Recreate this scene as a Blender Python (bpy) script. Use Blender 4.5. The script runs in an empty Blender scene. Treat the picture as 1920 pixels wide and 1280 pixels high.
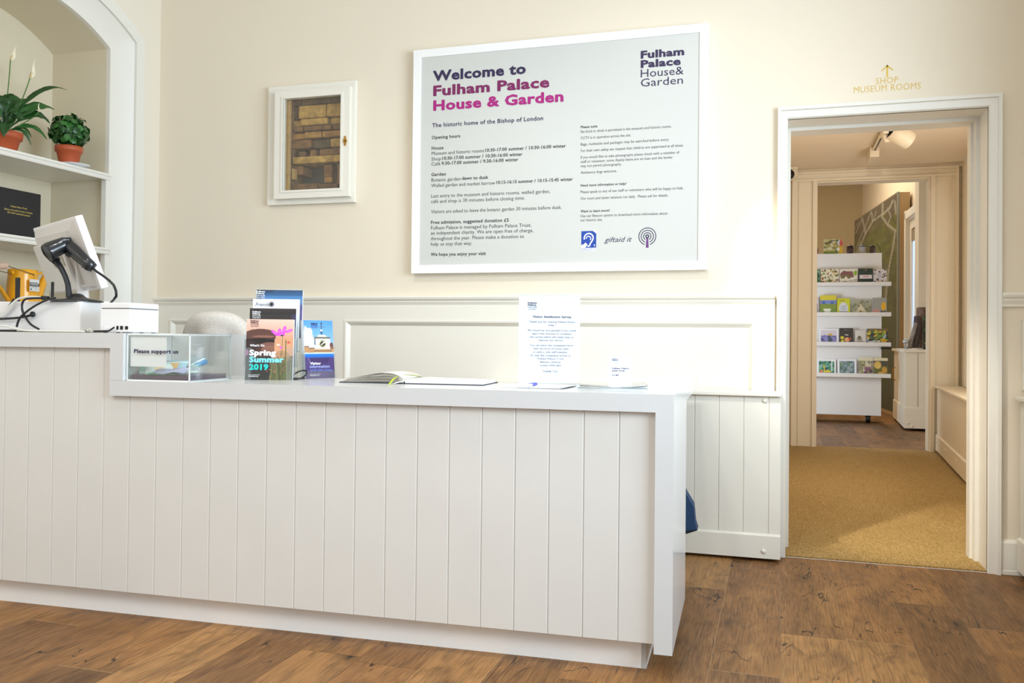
import bpy, bmesh, math, random
import numpy as np
from mathutils import Vector, Matrix
random.seed(7); np.random.seed(7)
C = bpy.context.scene.collection
PI = math.pi
# ------------------------------------------------------------------ camera
F, YAW, PIT, ROLL, CY, CA = 1629.55, 0.295515, 0.0121587, 0.009907, 614.917, 0.0369255
EYE = Vector((0, 0, 1.0))
fw = Vector((-math.sin(YAW)*math.cos(PIT), math.cos(YAW)*math.cos(PIT), math.sin(PIT)))
r0 = Vector((math.cos(YAW), math.sin(YAW), 0)); u0 = r0.cross(fw)
RT = math.cos(ROLL)*r0 + math.sin(ROLL)*u0
UP = -math.sin(ROLL)*r0 + math.cos(ROLL)*u0
cd = bpy.data.cameras.new('camera'); cam = bpy.data.objects.new('camera', cd); C.objects.link(cam)
m = Matrix.Identity(4)
for i in range(3):
    m[i][0] = RT[i]; m[i][1] = UP[i]; m[i][2] = -fw[i]; m[i][3] = EYE[i]
cam.matrix_world = m
cd.sensor_fit = 'HORIZONTAL'; cd.sensor_width = 36; cd.lens = 36*F/1920
cd.shift_y = -(640-CY)/1920; cd.clip_start = .05; cd.clip_end = 100
bpy.context.scene.camera = cam
vs = bpy.context.scene.view_settings
vs.view_transform = 'Standard'; vs.look = 'None'; vs.gamma = 1; vs.use_curve_mapping = False
vs.exposure = 0.31
# ------------------------------------------------------------------ light
wd = bpy.data.worlds.new('world'); bpy.context.scene.world = wd; wd.use_nodes = True
wd.node_tree.nodes['Background'].inputs[0].default_value = (.90, .95, 1.0, 1)
wd.node_tree.nodes['Background'].inputs[1].default_value = 0.75
def area(name, loc, target, sx, sy, power, col, spread=180):
    l = bpy.data.lights.new(name, 'AREA'); l.shape = 'RECTANGLE'; l.size = sx; l.size_y = sy
    l.energy = power; l.color = col; l.spread = math.radians(spread)
    o = bpy.data.objects.new(name, l); C.objects.link(o); o.location = loc
    o.rotation_euler = (Vector(target)-Vector(loc)).to_track_quat('-Z', 'Y').to_euler(); return o
def spot(name, loc, target, power, col, ang=60, blend=.6, rad=.05):
    l = bpy.data.lights.new(name, 'SPOT'); l.energy = power; l.color = col
    l.spot_size = math.radians(ang); l.spot_blend = blend; l.shadow_soft_size = rad
    o = bpy.data.objects.new(name, l); C.objects.link(o); o.location = loc
    o.rotation_euler = (Vector(target)-Vector(loc)).to_track_quat('-Z', 'Y').to_euler(); return o
area('daylight_window', (2.4, 1.5, 1.5), (-1.2, 2.7, .4), 2.4, 2.0, 222, (.69, .85, 1.0))
area('ceiling_fill', (-2.0, -.1, 3.35), (-2.1, 1.7, .2), 3.0, 2.0, 34, (1.0, .96, .89), 125)  # unseen fill panel below the closed ceiling, lifts the left wall and floor
spot('track_spot', (-.45, 2.2, 3.35), (-.45, 4.2, .95), 44, (1.0, .98, .96), 72, 1.0, .07)
spot('track_spot', (-1.7, 2.1, 3.35), (-1.55, 3.5, .6), 52, (1.0, .97, .94), 84, 1.0, .07)
spot('track_spot', (-.9, 2.3, 3.35), (-.8, 3.1, .84), 62, (1.0, .98, .96), 60, 1.0, .07)
spot('track_spot', (-.9, 2.5, 3.3), (.86, 5.0, 0), 400, (1.0, .92, .78), 21, .8, .05)
spot('corridor_spot', (.45, 5.1, 2.55), (1.0, 8.9, .7), 34, (1.0, .88, .72), 110, .8, .05)
area('corridor_window', (1.86, 6.5, 1.55), (.2, 6.7, 1.75), 2.4, 1.2, 34, (1.0, .92, .82))
area('shop_light', (.2, 13.2, 4.0), (.6, 13.2, 0), 2.2, 2.2, 64, (1.0, .87, .68))
area('shop_cool_fill', (-1.2, 9.7, .9), (.9, 11.6, .0), .8, 1.2, 36, (.66, .82, 1.0))  # added cool fill without a window behind it, brightens the display unit's base

# ------------------------------------------------------------------ helpers
def ray(x, y): return fw + RT*((x-960)/F) - UP*((y-CY)/F)
def hit(x, y, n, d):
    n = Vector(n); v = ray(x, y); return EYE + v*((d-n.dot(EYE))/n.dot(v))
def xp(x, y, d): return hit(x, y, (1, 0, 0), d)
def yp(x, y, d): return hit(x, y, (0, 1, 0), d)
def zp(x, y, d): return hit(x, y, (0, 0, 1), d)
Z = Vector((0, 0, 1))
E1 = Vector((math.cos(CA), math.sin(CA), 0)); E2 = Vector((-math.sin(CA), math.cos(CA), 0))
def cp(x, y, d): return hit(x, y, E2, d)
def ce(a, b, z): return E1*a + E2*b + Z*z
class Fr:
    def __init__(s, o=(0, 0, 0), ex=(1, 0, 0), ey=(0, 1, 0), ez=(0, 0, 1)):
        s.m = Matrix((( ex[0], ey[0], ez[0], o[0]), (ex[1], ey[1], ez[1], o[1]), (ex[2], ey[2], ez[2], o[2]), (0, 0, 0, 1)))
    def __call__(s, p): return s.m @ Vector(p)
WF = Fr(); CF = Fr((0, 0, 0), E1, E2, Z)
def lin(h):
    if isinstance(h, str):
        h = h.lstrip('#'); c = [int(h[i:i+2], 16)/255 for i in (0, 2, 4)]
    else: c = [x/255 for x in h]
    return tuple(x/12.92 if x <= .04045 else ((x+.055)/1.055)**2.4 for x in c)
MATS = {}
def M(name, col='ffffff', rough=.6, metal=0, noise=0, nscale=20, bump=0, bscale=200, emit=0, spec=.5, coat=0):
    if name in MATS: return MATS[name]
    mt = bpy.data.materials.new(name); mt.use_nodes = True; nt = mt.node_tree; b = nt.nodes['Principled BSDF']
    c = lin(col); b.inputs['Base Color'].default_value = (*c, 1); b.inputs['Roughness'].default_value = rough
    b.inputs['Metallic'].default_value = metal; b.inputs['Specular IOR Level'].default_value = spec
    b.inputs['Coat Weight'].default_value = coat
    tc = nt.nodes.new('ShaderNodeTexCoord')
    if noise:
        n = nt.nodes.new('ShaderNodeTexNoise'); n.inputs['Scale'].default_value = nscale; n.inputs['Detail'].default_value = 4
        nt.links.new(tc.outputs['Object'], n.inputs['Vector'])
        r = nt.nodes.new('ShaderNodeValToRGB')
        r.color_ramp.elements[0].position = .3; r.color_ramp.elements[1].position = .7
        r.color_ramp.elements[0].color = (*[x*(1-noise) for x in c], 1); r.color_ramp.elements[1].color = (*[min(1, x*(1+noise)) for x in c], 1)
        nt.links.new(n.outputs['Fac'], r.inputs['Fac']); nt.links.new(r.outputs['Color'], b.inputs['Base Color'])
    if bump:
        n = nt.nodes.new('ShaderNodeTexNoise'); n.inputs['Scale'].default_value = bscale; n.inputs['Detail'].default_value = 3
        nt.links.new(tc.outputs['Object'], n.inputs['Vector'])
        bp = nt.nodes.new('ShaderNodeBump'); bp.inputs['Strength'].default_value = bump; bp.inputs['Distance'].default_value = .004
        nt.links.new(n.outputs['Fac'], bp.inputs['Height']); nt.links.new(bp.outputs['Normal'], b.inputs['Normal'])
    if emit:
        b.inputs['Emission Color'].default_value = (*c, 1); b.inputs['Emission Strength'].default_value = emit
    MATS[name] = mt; return mt
def glass(name, col=(1, 1, 1), gloss=.06, haze=.03):
    # clear sheet: transparent with a fresnel-weighted reflection and a trace of haze
    if name in MATS: return MATS[name]
    mt = bpy.data.materials.new(name); mt.use_nodes = True; nt = mt.node_tree; nt.nodes.clear()
    out = nt.nodes.new('ShaderNodeOutputMaterial'); tr = nt.nodes.new('ShaderNodeBsdfTransparent'); tr.inputs[0].default_value = (*col, 1)
    gl = nt.nodes.new('ShaderNodeBsdfGlossy'); gl.inputs['Roughness'].default_value = .03
    df = nt.nodes.new('ShaderNodeBsdfDiffuse'); df.inputs[0].default_value = (.9, .93, .95, 1)
    fc = nt.nodes.new('ShaderNodeLayerWeight'); fc.inputs['Blend'].default_value = .5
    pw_ = nt.nodes.new('ShaderNodeMath'); pw_.operation = 'POWER'; pw_.inputs[1].default_value = 4; nt.links.new(fc.outputs['Facing'], pw_.inputs[0])
    lw = nt.nodes.new('ShaderNodeMath'); lw.operation = 'MULTIPLY_ADD'; lw.inputs[1].default_value = .6; lw.inputs[2].default_value = gloss; nt.links.new(pw_.outputs[0], lw.inputs[0])
    m0 = nt.nodes.new('ShaderNodeMixShader'); m0.inputs[0].default_value = haze
    m1 = nt.nodes.new('ShaderNodeMixShader')
    nt.links.new(tr.outputs[0], m0.inputs[1]); nt.links.new(df.outputs[0], m0.inputs[2])
    nt.links.new(lw.outputs[0], m1.inputs[0]); nt.links.new(m0.outputs[0], m1.inputs[1]); nt.links.new(gl.outputs[0], m1.inputs[2])
    nt.links.new(m1.outputs[0], out.inputs['Surface']); MATS[name] = mt; return mt
def attr_mat(name='printed_ink', rough=.35):
    if name in MATS: return MATS[name]
    mt = bpy.data.materials.new(name); mt.use_nodes = True; nt = mt.node_tree; b = nt.nodes['Principled BSDF']
    a = nt.nodes.new('ShaderNodeAttribute'); a.attribute_name = 'ink'; nt.links.new(a.outputs['Color'], b.inputs['Base Color'])
    b.inputs['Roughness'].default_value = rough; MATS[name] = mt; return mt
LOC = {}
class MB:
    def __init__(s): s.b = bmesh.new(); s.ink = s.b.faces.layers.float_color.new('ink')
    def _add(s, vs, fs, mi, fr, smooth=False):
        V = [s.b.verts.new(fr(v)) for v in vs]; out = []
        for f in fs:
            try: fc = s.b.faces.new([V[i] for i in f])
            except ValueError: continue
            fc.material_index = mi; fc.smooth = smooth; fc[s.ink] = (1, 1, 1, 1); out.append(fc)
        return out
    def box(s, x0, x1, y0, y1, z0, z1, mi=0, fr=WF, bev=0):
        if bev:
            t = bmesh.new(); bmesh.ops.create_cube(t, size=1)
            for v in t.verts: v.co = ((x0+x1)/2+v.co.x*(x1-x0), (y0+y1)/2+v.co.y*(y1-y0), (z0+z1)/2+v.co.z*(z1-z0))
            bmesh.ops.bevel(t, geom=t.edges[:], offset=bev, segments=2, affect='EDGES', profile=.5)
            t.verts.index_update()
            s._add([v.co.copy() for v in t.verts], [[v.index for v in f.verts] for f in t.faces], mi, fr); t.free(); return s
        vs = [(x, y, z) for x in (x0, x1) for y in (y0, y1) for z in (z0, z1)]
        s._add(vs, [(0, 1, 3, 2), (4, 6, 7, 5), (0, 4, 5, 1), (2, 3, 7, 6), (0, 2, 6, 4), (1, 5, 7, 3)], mi, fr); return s
    def prism(s, poly, a0, a1, axis='y', mi=0, fr=WF, caps=True):
        # poly of (p,q): axis x -> (y,z); y -> (x,z); z -> (x,y)
        def pt(p, a): return {'x': (a, p[0], p[1]), 'y': (p[0], a, p[1]), 'z': (p[0], p[1], a)}[axis]
        n = len(poly); vs = [pt(p, a0) for p in poly]+[pt(p, a1) for p in poly]
        fs = [(i, (i+1) % n, n+(i+1) % n, n+i) for i in range(n)]
        if caps: fs += [tuple(range(n))[::-1], tuple(range(n, 2*n))]
        s._add(vs, fs, mi, fr); return s
    def strip(s, rows, mi=0, fr=WF, smooth=True, close=False, both=False):
        n = len(rows[0]); vs = [p for r in rows for p in r]; fs = []
        for i in range(len(rows)-1):
            for j in range(n if close else n-1):
                k = (j+1) % n; fs.append((i*n+j, i*n+k, (i+1)*n+k, (i+1)*n+j))
        s._add(vs, fs, mi, fr, smooth); return s
    def lathe(s, prof, c=(0, 0, 0), seg=24, mi=0, fr=WF, smooth=True, sx=1, sy=1):
        rows = [[(c[0]+r*sx*math.cos(2*PI*j/seg), c[1]+r*sy*math.sin(2*PI*j/seg), c[2]+z) for j in range(seg)] for r, z in prof]
        s.strip(rows, mi, fr, smooth, True); n = len(prof)
        for k, rev in ((0, True), (n-1, False)):
            if prof[k][0] > 1e-5: s._add(rows[k], [tuple(range(seg))[::-1] if rev else tuple(range(seg))], mi, fr)
        return s
    def tube(s, pts, rad, seg=8, mi=0, fr=WF, caps=True, flat=1):
        P = [Vector(p) for p in pts]; n = len(P); R = rad if isinstance(rad, (list, tuple)) else [rad]*n
        rows = []; prev = None
        for i in range(n):
            t = (P[min(i+1, n-1)]-P[max(i-1, 0)]).normalized()
            if prev is None:
                a = Vector((0, 0, 1)) if abs(t.z) < .9 else Vector((1, 0, 0)); u = t.cross(a).normalized()
            else: u = (prev-t*prev.dot(t)).normalized()
            prev = u; w = t.cross(u)
            rows.append([tuple(P[i]+u*(R[i]*math.cos(2*PI*j/seg))+w*(flat*R[i]*math.sin(2*PI*j/seg))) for j in range(seg)])
        s.strip(rows, mi, fr, True, True)
        if caps: s._add(rows[0], [tuple(range(seg))[::-1]], mi, fr); s._add(rows[-1], [tuple(range(seg))], mi, fr)
        return s
    def sphere(s, c, r, mi=0, fr=WF, seg=16, rings=10, sz=1):
        return s.lathe([(max(1e-6, r*math.sin(PI*i/rings)), -r*sz*math.cos(PI*i/rings)) for i in range(rings+1)], c, seg, mi, fr)
    def poly(s, pts, mi=0, fr=WF): s._add(pts, [tuple(range(len(pts)))], mi, fr); return s
    def pic(s, img, fr, w, h, y=0, mi=1):
        # printed picture: img[row from top][col] on the local x-z plane at depth y
        H, W_ = img.shape[:2]
        vs = [(w*c/W_, y, h*(1-r/H)) for r in range(H+1) for c in range(W_+1)]
        fs = []; 
        for r in range(H):
            for c in range(W_): a = r*(W_+1)+c; fs.append((a, a+W_+1, a+W_+2, a+1))
        fcs = s._add(vs, fs, mi, fr)
        for k, fc in enumerate(fcs): fc[s.ink] = (*img[k//W_, k % W_], 1)
        return s
    def done(s, name, mats, parent=None, kind=None, label=None, cat=None, group=None, weld=False):
        if weld: bmesh.ops.remove_doubles(s.b, verts=s.b.verts[:], dist=1e-5)
        bmesh.ops.recalc_face_normals(s.b, faces=s.b.faces[:])
        me = bpy.data.meshes.new(name); mats = mats if isinstance(mats, (list, tuple)) else [mats]
        for mt in mats: me.materials.append(mt)
        if not any(mt.name.startswith('printed') for mt in mats): s.b.faces.layers.float_color.remove(s.ink)
        if parent is not None: o0 = LOC[parent.name]
        else:
            xs = [v.co for v in s.b.verts]
            if kind == 'structure': o0 = Vector((0, 0, 0))
            else: o0 = Vector(((min(v.x for v in xs)+max(v.x for v in xs))/2, (min(v.y for v in xs)+max(v.y for v in xs))/2, min(v.z for v in xs)))
        for v in s.b.verts: v.co -= o0
        s.b.to_mesh(me); s.b.free()
        o = bpy.data.objects.new(name, me); C.objects.link(o); LOC[o.name] = o0
        if parent is not None: o.parent = parent
        else: o.location = o0
        tag(o, label, cat, group, kind); return o
def tag(o, label=None, cat=None, group=None, kind=None):
    for k, v in (('label', label), ('category', cat), ('group', group), ('kind', kind)):
        if v: o[k] = v
def thing(name, loc, label, cat, group=None):
    o = bpy.data.objects.new(name, None); C.objects.link(o); o.location = loc; o.empty_display_size = .05
    LOC[o.name] = Vector(loc); tag(o, label, cat, group); return o
def struct(name, b, mt, **k): return b.done(name, mt, kind='structure', **k)
# lettering -------------------------------------------------------------
_tc = {}
def glyphs(body, bold=0, shear=0):
    key = (body, bold, shear)
    if key in _tc: return _tc[key]
    cu = bpy.data.curves.new('lettering', 'FONT'); cu.body = body; cu.size = 1; cu.offset = bold; cu.shear = shear
    cu.resolution_u = 2; cu.fill_mode = 'FRONT'
    if bold: cu.space_character = 1.06
    o = bpy.data.objects.new('lettering', cu); C.objects.link(o)
    dg = bpy.context.evaluated_depsgraph_get(); dg.update()
    me = o.evaluated_get(dg).to_mesh()
    r = ([tuple(v.co[:2]) for v in me.vertices], [tuple(p.vertices) for p in me.polygons])
    bpy.data.objects.remove(o); bpy.data.curves.remove(cu); _tc[key] = r; return r
def cap_h(bold):
    v, _ = glyphs('H', bold); return max(p[1] for p in v)-min(p[1] for p in v)
def lettering(name, parent, lines, n, d, ex, mats, off=.0008):
    # lines: (text, x0, y_base, x1, cap_px, bold, material index[, shear]); pixels are read on the plane n.p=d
    n = Vector(n).normalized(); ex = Vector(ex).normalized(); b = MB()
    ez = ex.cross(-n) if True else None
    ez = (-n).cross(ex); ez = ez if ez.z > 0 else -ez
    for ln in lines:
        t, x0, yb, x1, cap, bold, mi = ln[:7]; sh = ln[7] if len(ln) > 7 else 0
        heavy = bold >= .028
        V, Fc = glyphs(t, .012 if heavy else bold, sh)
        if heavy:
            V0, F0, V, Fc = V, Fc, [], []
            for k in range(8):
                kx, ky = (bold-.008)*math.cos(k*PI/4), (bold-.008)*math.sin(k*PI/4); n_0 = len(V)
                V += [(p[0]+kx, p[1]+ky) for p in V0]; Fc += [tuple(i+n_0 for i in f) for f in F0]
        o = hit(x0, yb, n, d); w = (hit(x1, yb, n, d)-o).dot(ex); hh = (hit(x0, yb-cap, n, d)-o).dot(ez)
        xs = [p[0] for p in V]; sx = w/(max(xs)-min(xs)); sz = hh/(cap_h(.012)+2*(bold-.008) if heavy else cap_h(bold)); xm = min(xs)
        zb = bold
        fr = Fr(o+n*off, ex, -n, ez)
        b._add([((p[0]-xm)*sx, (-.00012*(q//(len(V)//8)) if heavy else 0), (p[1]+zb)*sz) for q, p in enumerate(V)], Fc, mi, fr)
    return b.done(name, mats, parent)
# pictures --------------------------------------------------------------
class Pic:
    def __init__(s, w, h, c): s.a = np.zeros((h, w, 3)); s.a[:] = lin(c); s.w, s.h = w, h; s.y, s.x = np.mgrid[0:h, 0:w]; s.x = (s.x+.5)/w; s.y = (s.y+.5)/h
    def put(s, mask, c, k=1): s.a[mask] = s.a[mask]*(1-k)+np.array(lin(c))*k; return s
    def rect(s, x0, y0, x1, y1, c, k=1): return s.put((s.x >= x0) & (s.x < x1) & (s.y >= y0) & (s.y < y1), c, k)
    def ell(s, cx, cy, rx, ry, c, k=1, rot=0):
        u = (s.x-cx)*math.cos(rot)+(s.y-cy)*math.sin(rot); v = -(s.x-cx)*math.sin(rot)+(s.y-cy)*math.cos(rot)
        return s.put((u/rx)**2+(v/ry)**2 < 1, c, k)
    def tri(s, pts, c, k=1):
        m = np.ones_like(s.x, bool); n = len(pts); ar = sum(pts[i][0]*pts[(i+1) % n][1]-pts[(i+1) % n][0]*pts[i][1] for i in range(n))
        for i in range(n):
            (ax, ay), (bx, by) = pts[i], pts[(i+1) % n]; cr = (bx-ax)*(s.y-ay)-(by-ay)*(s.x-ax); m &= (cr*np.sign(ar) >= 0)
        return s.put(m, c, k)
    def line(s, x0, y0, x1, y1, wd, c, k=1):
        dx, dy = x1-x0, y1-y0; L = dx*dx+dy*dy+1e-9; t = np.clip(((s.x-x0)*dx+(s.y-y0)*dy)/L, 0, 1)
        return s.put(np.hypot(s.x-x0-t*dx, s.y-y0-t*dy) < wd, c, k)
    def grad(s, y0, y1, c0, c1):
        t = np.clip((s.y-y0)/(y1-y0), 0, 1)[..., None]; m = (s.y >= y0) & (s.y <= y1)
        g = np.array(lin(c0))*(1-t)+np.array(lin(c1))*t; s.a[m] = g[m]; return s
    def speck(s, cols, n, r0, r1, box=(0, 0, 1, 1), k=1, seed=1):
        rg = random.Random(seed)
        for _ in range(n): s.ell(rg.uniform(box[0], box[2]), rg.uniform(box[1], box[3]), rg.uniform(r0, r1), rg.uniform(r0, r1)*s.w/s.h, rg.choice(cols), k, rg.uniform(0, 3))
        return s
# ------------------------------------------------------------------ materials
cream = M('cream_wall_paint', 'e9ddc8', .75, bump=.04, bscale=90)
cream_l = M('cream_left_wall_paint', 'eae0cf', .75, bump=.04, bscale=90)
white = M('white_gloss_paint', 'e8e4da', .38)
whitec = M('warm_white_paint', 'ece7da', .4)
slab_m = M('white_solid_surface', 'd4d5d5', .18)
board_m = M('cream_board_paint', 'dcdad5', .5, noise=.012, nscale=6)
niche_m = M('niche_paint', 'ded2b8', .7, bump=.05, bscale=70)
corr_m = M('corridor_paint', 'e6d8c0', .7, bump=.05, bscale=80)
black_p = M('black_plastic', '15171b', .32)
paper = M('white_paper', 'f4f5f7', .7)
acryl = glass('clear_acrylic', (.97, .985, .98))
ink = attr_mat()
def wood_mat():
    mt = bpy.data.materials.new('aged_oak_planks'); mt.use_nodes = True; nt = mt.node_tree; N = nt.nodes; L = nt.links; b = N['Principled BSDF']
    def mth(op, a, bb=None, c=None):
        n = N.new('ShaderNodeMath'); n.operation = op
        for i, v in enumerate((a, bb, c)):
            if v is None: continue
            if isinstance(v, (int, float)): n.inputs[i].default_value = v
            else: L.new(v, n.inputs[i])
        return n.outputs[0]
    def comb(x, y, z=0):
        n = N.new('ShaderNodeCombineXYZ')
        for i, v in enumerate((x, y, z)):
            if isinstance(v, (int, float)): n.inputs[i].default_value = v
            else: L.new(v, n.inputs[i])
        return n.outputs[0]
    def white(v):
        n = N.new('ShaderNodeTexWhiteNoise'); n.noise_dimensions = '3D'; L.new(v, n.inputs['Vector']); return n.outputs['Value']
    def noise(v, sc, det=4, dist=0):
        n = N.new('ShaderNodeTexNoise'); n.inputs['Scale'].default_value = sc; n.inputs['Detail'].default_value = det; n.inputs['Distortion'].default_value = dist
        L.new(v, n.inputs['Vector']); return n.outputs['Fac']
    def ramp(f, st):
        n = N.new('ShaderNodeValToRGB'); L.new(f, n.inputs[0]); e = n.color_ramp.elements
        while len(e) < len(st): e.new(.5)
        for q, (p, c) in zip(e, st): q.position = p; q.color = (*lin(c), 1) if isinstance(c, str) else (c, c, c, 1)
        return n.outputs[0]
    def mix(f, a, c, mode='MIX'):
        n = N.new('ShaderNodeMix'); n.data_type = 'RGBA'; n.blend_type = mode
        if isinstance(f, (int, float)): n.inputs[0].default_value = f
        else: L.new(f, n.inputs[0])
        for i, v in ((6, a), (7, c)):
            if isinstance(v, str): n.inputs[i].default_value = (*lin(v), 1)
            else: L.new(v, n.inputs[i])
        return n.outputs[2]
    tc = N.new('ShaderNodeTexCoord'); sp = N.new('ShaderNodeSeparateXYZ'); L.new(tc.outputs['Object'], sp.inputs[0]); X, Y = sp.outputs[0], sp.outputs[1]
    u = mth('DIVIDE', mth('ADD', X, .19+.2095*40), .2095); iu = mth('FLOOR', u); fu = mth('FRACT', u)
    sh = mth('MULTIPLY', white(comb(iu, 3.3)), 1.9)
    v = mth('DIVIDE', mth('ADD', mth('ADD', Y, 20), sh), 1.25); iv = mth('FLOOR', v); fv = mth('FRACT', v)
    rnd = white(comb(iu, iv, 1)); rnd2 = white(comb(iu, iv, 7))
    px = mth('ADD', X, mth('MULTIPLY', rnd, 17)); py = mth('ADD', Y, mth('MULTIPLY', rnd2, 31))
    base = ramp(rnd, [(0, '67452a'), (.22, '845a34'), (.45, '9c6c3c'), (.62, '745030'), (.8, '8c5f34'), (1, 'b48551')])
    grain = noise(comb(mth('MULTIPLY', px, 22), mth('MULTIPLY', py, .7)), 6, 6, 1.6)
    fine = noise(comb(mth('MULTIPLY', px, 75), mth('MULTIPLY', py, 2.2)), 4, 3, .4)
    med = noise(comb(mth('MULTIPLY', px, 5), mth('MULTIPLY', py, 1.6)), 3.2, 5, 1.5)
    big = noise(comb(mth('MULTIPLY', px, 2.2), mth('MULTIPLY', py, .8)), 2.2, 3, .8)
    c = mix(mth('MULTIPLY', ramp(big, [(.45, 0.0), (.75, 1.0)]), .55), base, '4c321c')
    c = mix(mth('MULTIPLY', ramp(big, [(.2, 1.0), (.42, 0.0)]), .5), c, 'b0844c')
    c = mix(mth('MULTIPLY', ramp(med, [(.5, 0.0), (.72, 1.0)]), .6), c, '4a321f')
    c = mix(mth('MULTIPLY', ramp(med, [(.25, 1.0), (.45, 0.0)]), .35), c, 'b8895a')
    c = mix(mth('MULTIPLY', ramp(grain, [(.42, 0.0), (.68, 1.0)]), .5), c, '432d1b')
    c = mix(mth('MULTIPLY', ramp(fine, [(.42, 0.0), (.62, 1.0)]), .22), c, 'bf945c')
    # knots and cracks filled black
    vo = N.new('ShaderNodeTexVoronoi'); vo.inputs['Scale'].default_value = 1; vo.inputs['Randomness'].default_value = 1
    wob = mth('MULTIPLY', mth('SUBTRACT', noise(comb(px, py), 14, 3), .5), .35)
    L.new(comb(mth('ADD', mth('MULTIPLY', px, 5.0), wob), mth('ADD', mth('MULTIPLY', py, 2.6), wob)), vo.inputs['Vector'])
    c = mix(mth('MULTIPLY', ramp(vo.outputs['Distance'], [(.06, 1.0), (.26, 0.0)]), .62), c, '3a2818')
    c = mix(mth('MULTIPLY', ramp(vo.outputs['Distance'], [(.035, 1.0), (.07, 0.0)]), .9), c, '17120e')
    cr = noise(comb(mth('MULTIPLY', px, 3.4), mth('MULTIPLY', py, .75)), 1.9, 2, 1.6)
    band = ramp(mth('ABSOLUTE', mth('SUBTRACT', cr, .5)), [(.003, 1.0), (.009, 0.0)])
    msk = ramp(noise(comb(mth('MULTIPLY', px, 1.5), mth('MULTIPLY', py, 1.5)), 2.2, 1), [(.56, 0.0), (.6, 1.0)])
    c = mix(mth('MULTIPLY', mth('MULTIPLY', band, msk), .92), c, '14110e')
    ed = mth('MINIMUM', fu, mth('SUBTRACT', 1, fu)); edv = mth('MINIMUM', fv, mth('SUBTRACT', 1, fv))
    seam = mth('MAXIMUM', mth('LESS_THAN', ed, .0045), mth('LESS_THAN', edv, .0012))
    lightseam = mth('GREATER_THAN', white(comb(iu, 9)), .5)
    sc = mix(lightseam, '3a2a1b', 'b3966e')
    c2 = N.new('ShaderNodeMix'); c2.data_type = 'RGBA'; L.new(mth('MULTIPLY', seam, .6), c2.inputs[0]); L.new(c, c2.inputs[6]); L.new(sc, c2.inputs[7])
    L.new(c2.outputs[2], b.inputs['Base Color'])
    b.inputs['Roughness'].default_value = .5; b.inputs['Specular IOR Level'].default_value = .3
    bp = N.new('ShaderNodeBump'); bp.inputs['Strength'].default_value = .25; bp.inputs['Distance'].default_value = .002
    L.new(mth('SUBTRACT', mth('MULTIPLY', grain, .5), mth('MULTIPLY', seam, 1.5)), bp.inputs['Height']); L.new(bp.outputs[0], b.inputs['Normal'])
    return mt
wood = wood_mat()
def sisal_mat():
    mt = bpy.data.materials.new('sisal_weave'); mt.use_nodes = True; nt = mt.node_tree; N = nt.nodes; L = nt.links; b = N['Principled BSDF']
    tc = N.new('ShaderNodeTexCoord')
    mp = N.new('ShaderNodeMapping'); mp.inputs['Scale'].default_value = (1, .35, 1); L.new(tc.outputs['Object'], mp.inputs[0])
    n = N.new('ShaderNodeTexNoise'); n.inputs['Scale'].default_value = 170; n.inputs['Detail'].default_value = 4; L.new(mp.outputs[0], n.inputs['Vector'])
    w = N.new('ShaderNodeTexWave'); w.bands_direction = 'X'; w.inputs['Scale'].default_value = 42; w.inputs['Distortion'].default_value = 2.5; w.inputs['Detail'].default_value = 2; L.new(tc.outputs['Object'], w.inputs['Vector'])
    r = N.new('ShaderNodeValToRGB'); e = r.color_ramp.elements; e[0].position = .3; e[1].position = .72
    e[0].color = (*lin('967630'), 1); e[1].color = (*lin('d2b074'), 1); L.new(n.outputs['Fac'], r.inputs[0])
    mx = N.new('ShaderNodeMix'); mx.data_type = 'RGBA'; mx.blend_type = 'MULTIPLY'; mx.inputs[0].default_value = .35
    L.new(r.outputs[0], mx.inputs[6]); L.new(w.outputs['Color'], mx.inputs[7]); L.new(mx.outputs[2], b.inputs['Base Color']); b.inputs['Roughness'].default_value = .95
    bp = N.new('ShaderNodeBump'); bp.inputs['Strength'].default_value = .5; bp.inputs['Distance'].default_value = .003; L.new(w.outputs['Fac'], bp.inputs['Height']); L.new(bp.outputs[0], b.inputs['Normal'])
    return mt
sisal = sisal_mat()
# ================================================================== SETTING
D = 4.245; WX = -3.46; CEIL = 3.5
DL, DR, DT = .045, .884, 2.036        # first door opening
C2 = 8.745                             # wall with the second doorway
b = MB(); b.box(-3.6, 3.2, -2.5, D, -.05, 0); struct('floor', b, wood)
b = MB(); b.box(-1.6, 3.0, C2+.05, 17, -.05, 0); struct('floor_shop', b, wood)
b = MB(); b.box(-3.6, 3.2, -1.2, D, CEIL, CEIL+.1); struct('ceiling', b, M('ceiling_paint', 'f4f1ea', .9))
# back wall with the door hole
CBX0, CBX1, CBZ0, CBZ1 = -2.737, -2.40, 1.58, 2.06      # recess behind the little glazed cabinet
p = yp(540, 187, D); q = yp(638, 353, D); CBX0, CBX1, CBZ0, CBZ1 = p.x, q.x, q.z, yp(540, 180, D).z
b = MB(); T = .27
b.box(WX-.1, CBX0, D, D+T, 0, CEIL); b.box(CBX0, CBX1, D, D+T, 0, CBZ0); b.box(CBX0, CBX1, D, D+T, CBZ1, CEIL)
b.box(CBX0, CBX1, D+.2, D+T, CBZ0, CBZ1)
b.box(CBX1, DL-.02, D, D+T, 0, CEIL); b.box(DR+.02, 1.25, D, D+T, 0, CEIL); b.box(DL-.02, DR+.02, D, D+T, DT+.02, CEIL)
struct('wall_back', b, cream)
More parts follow.
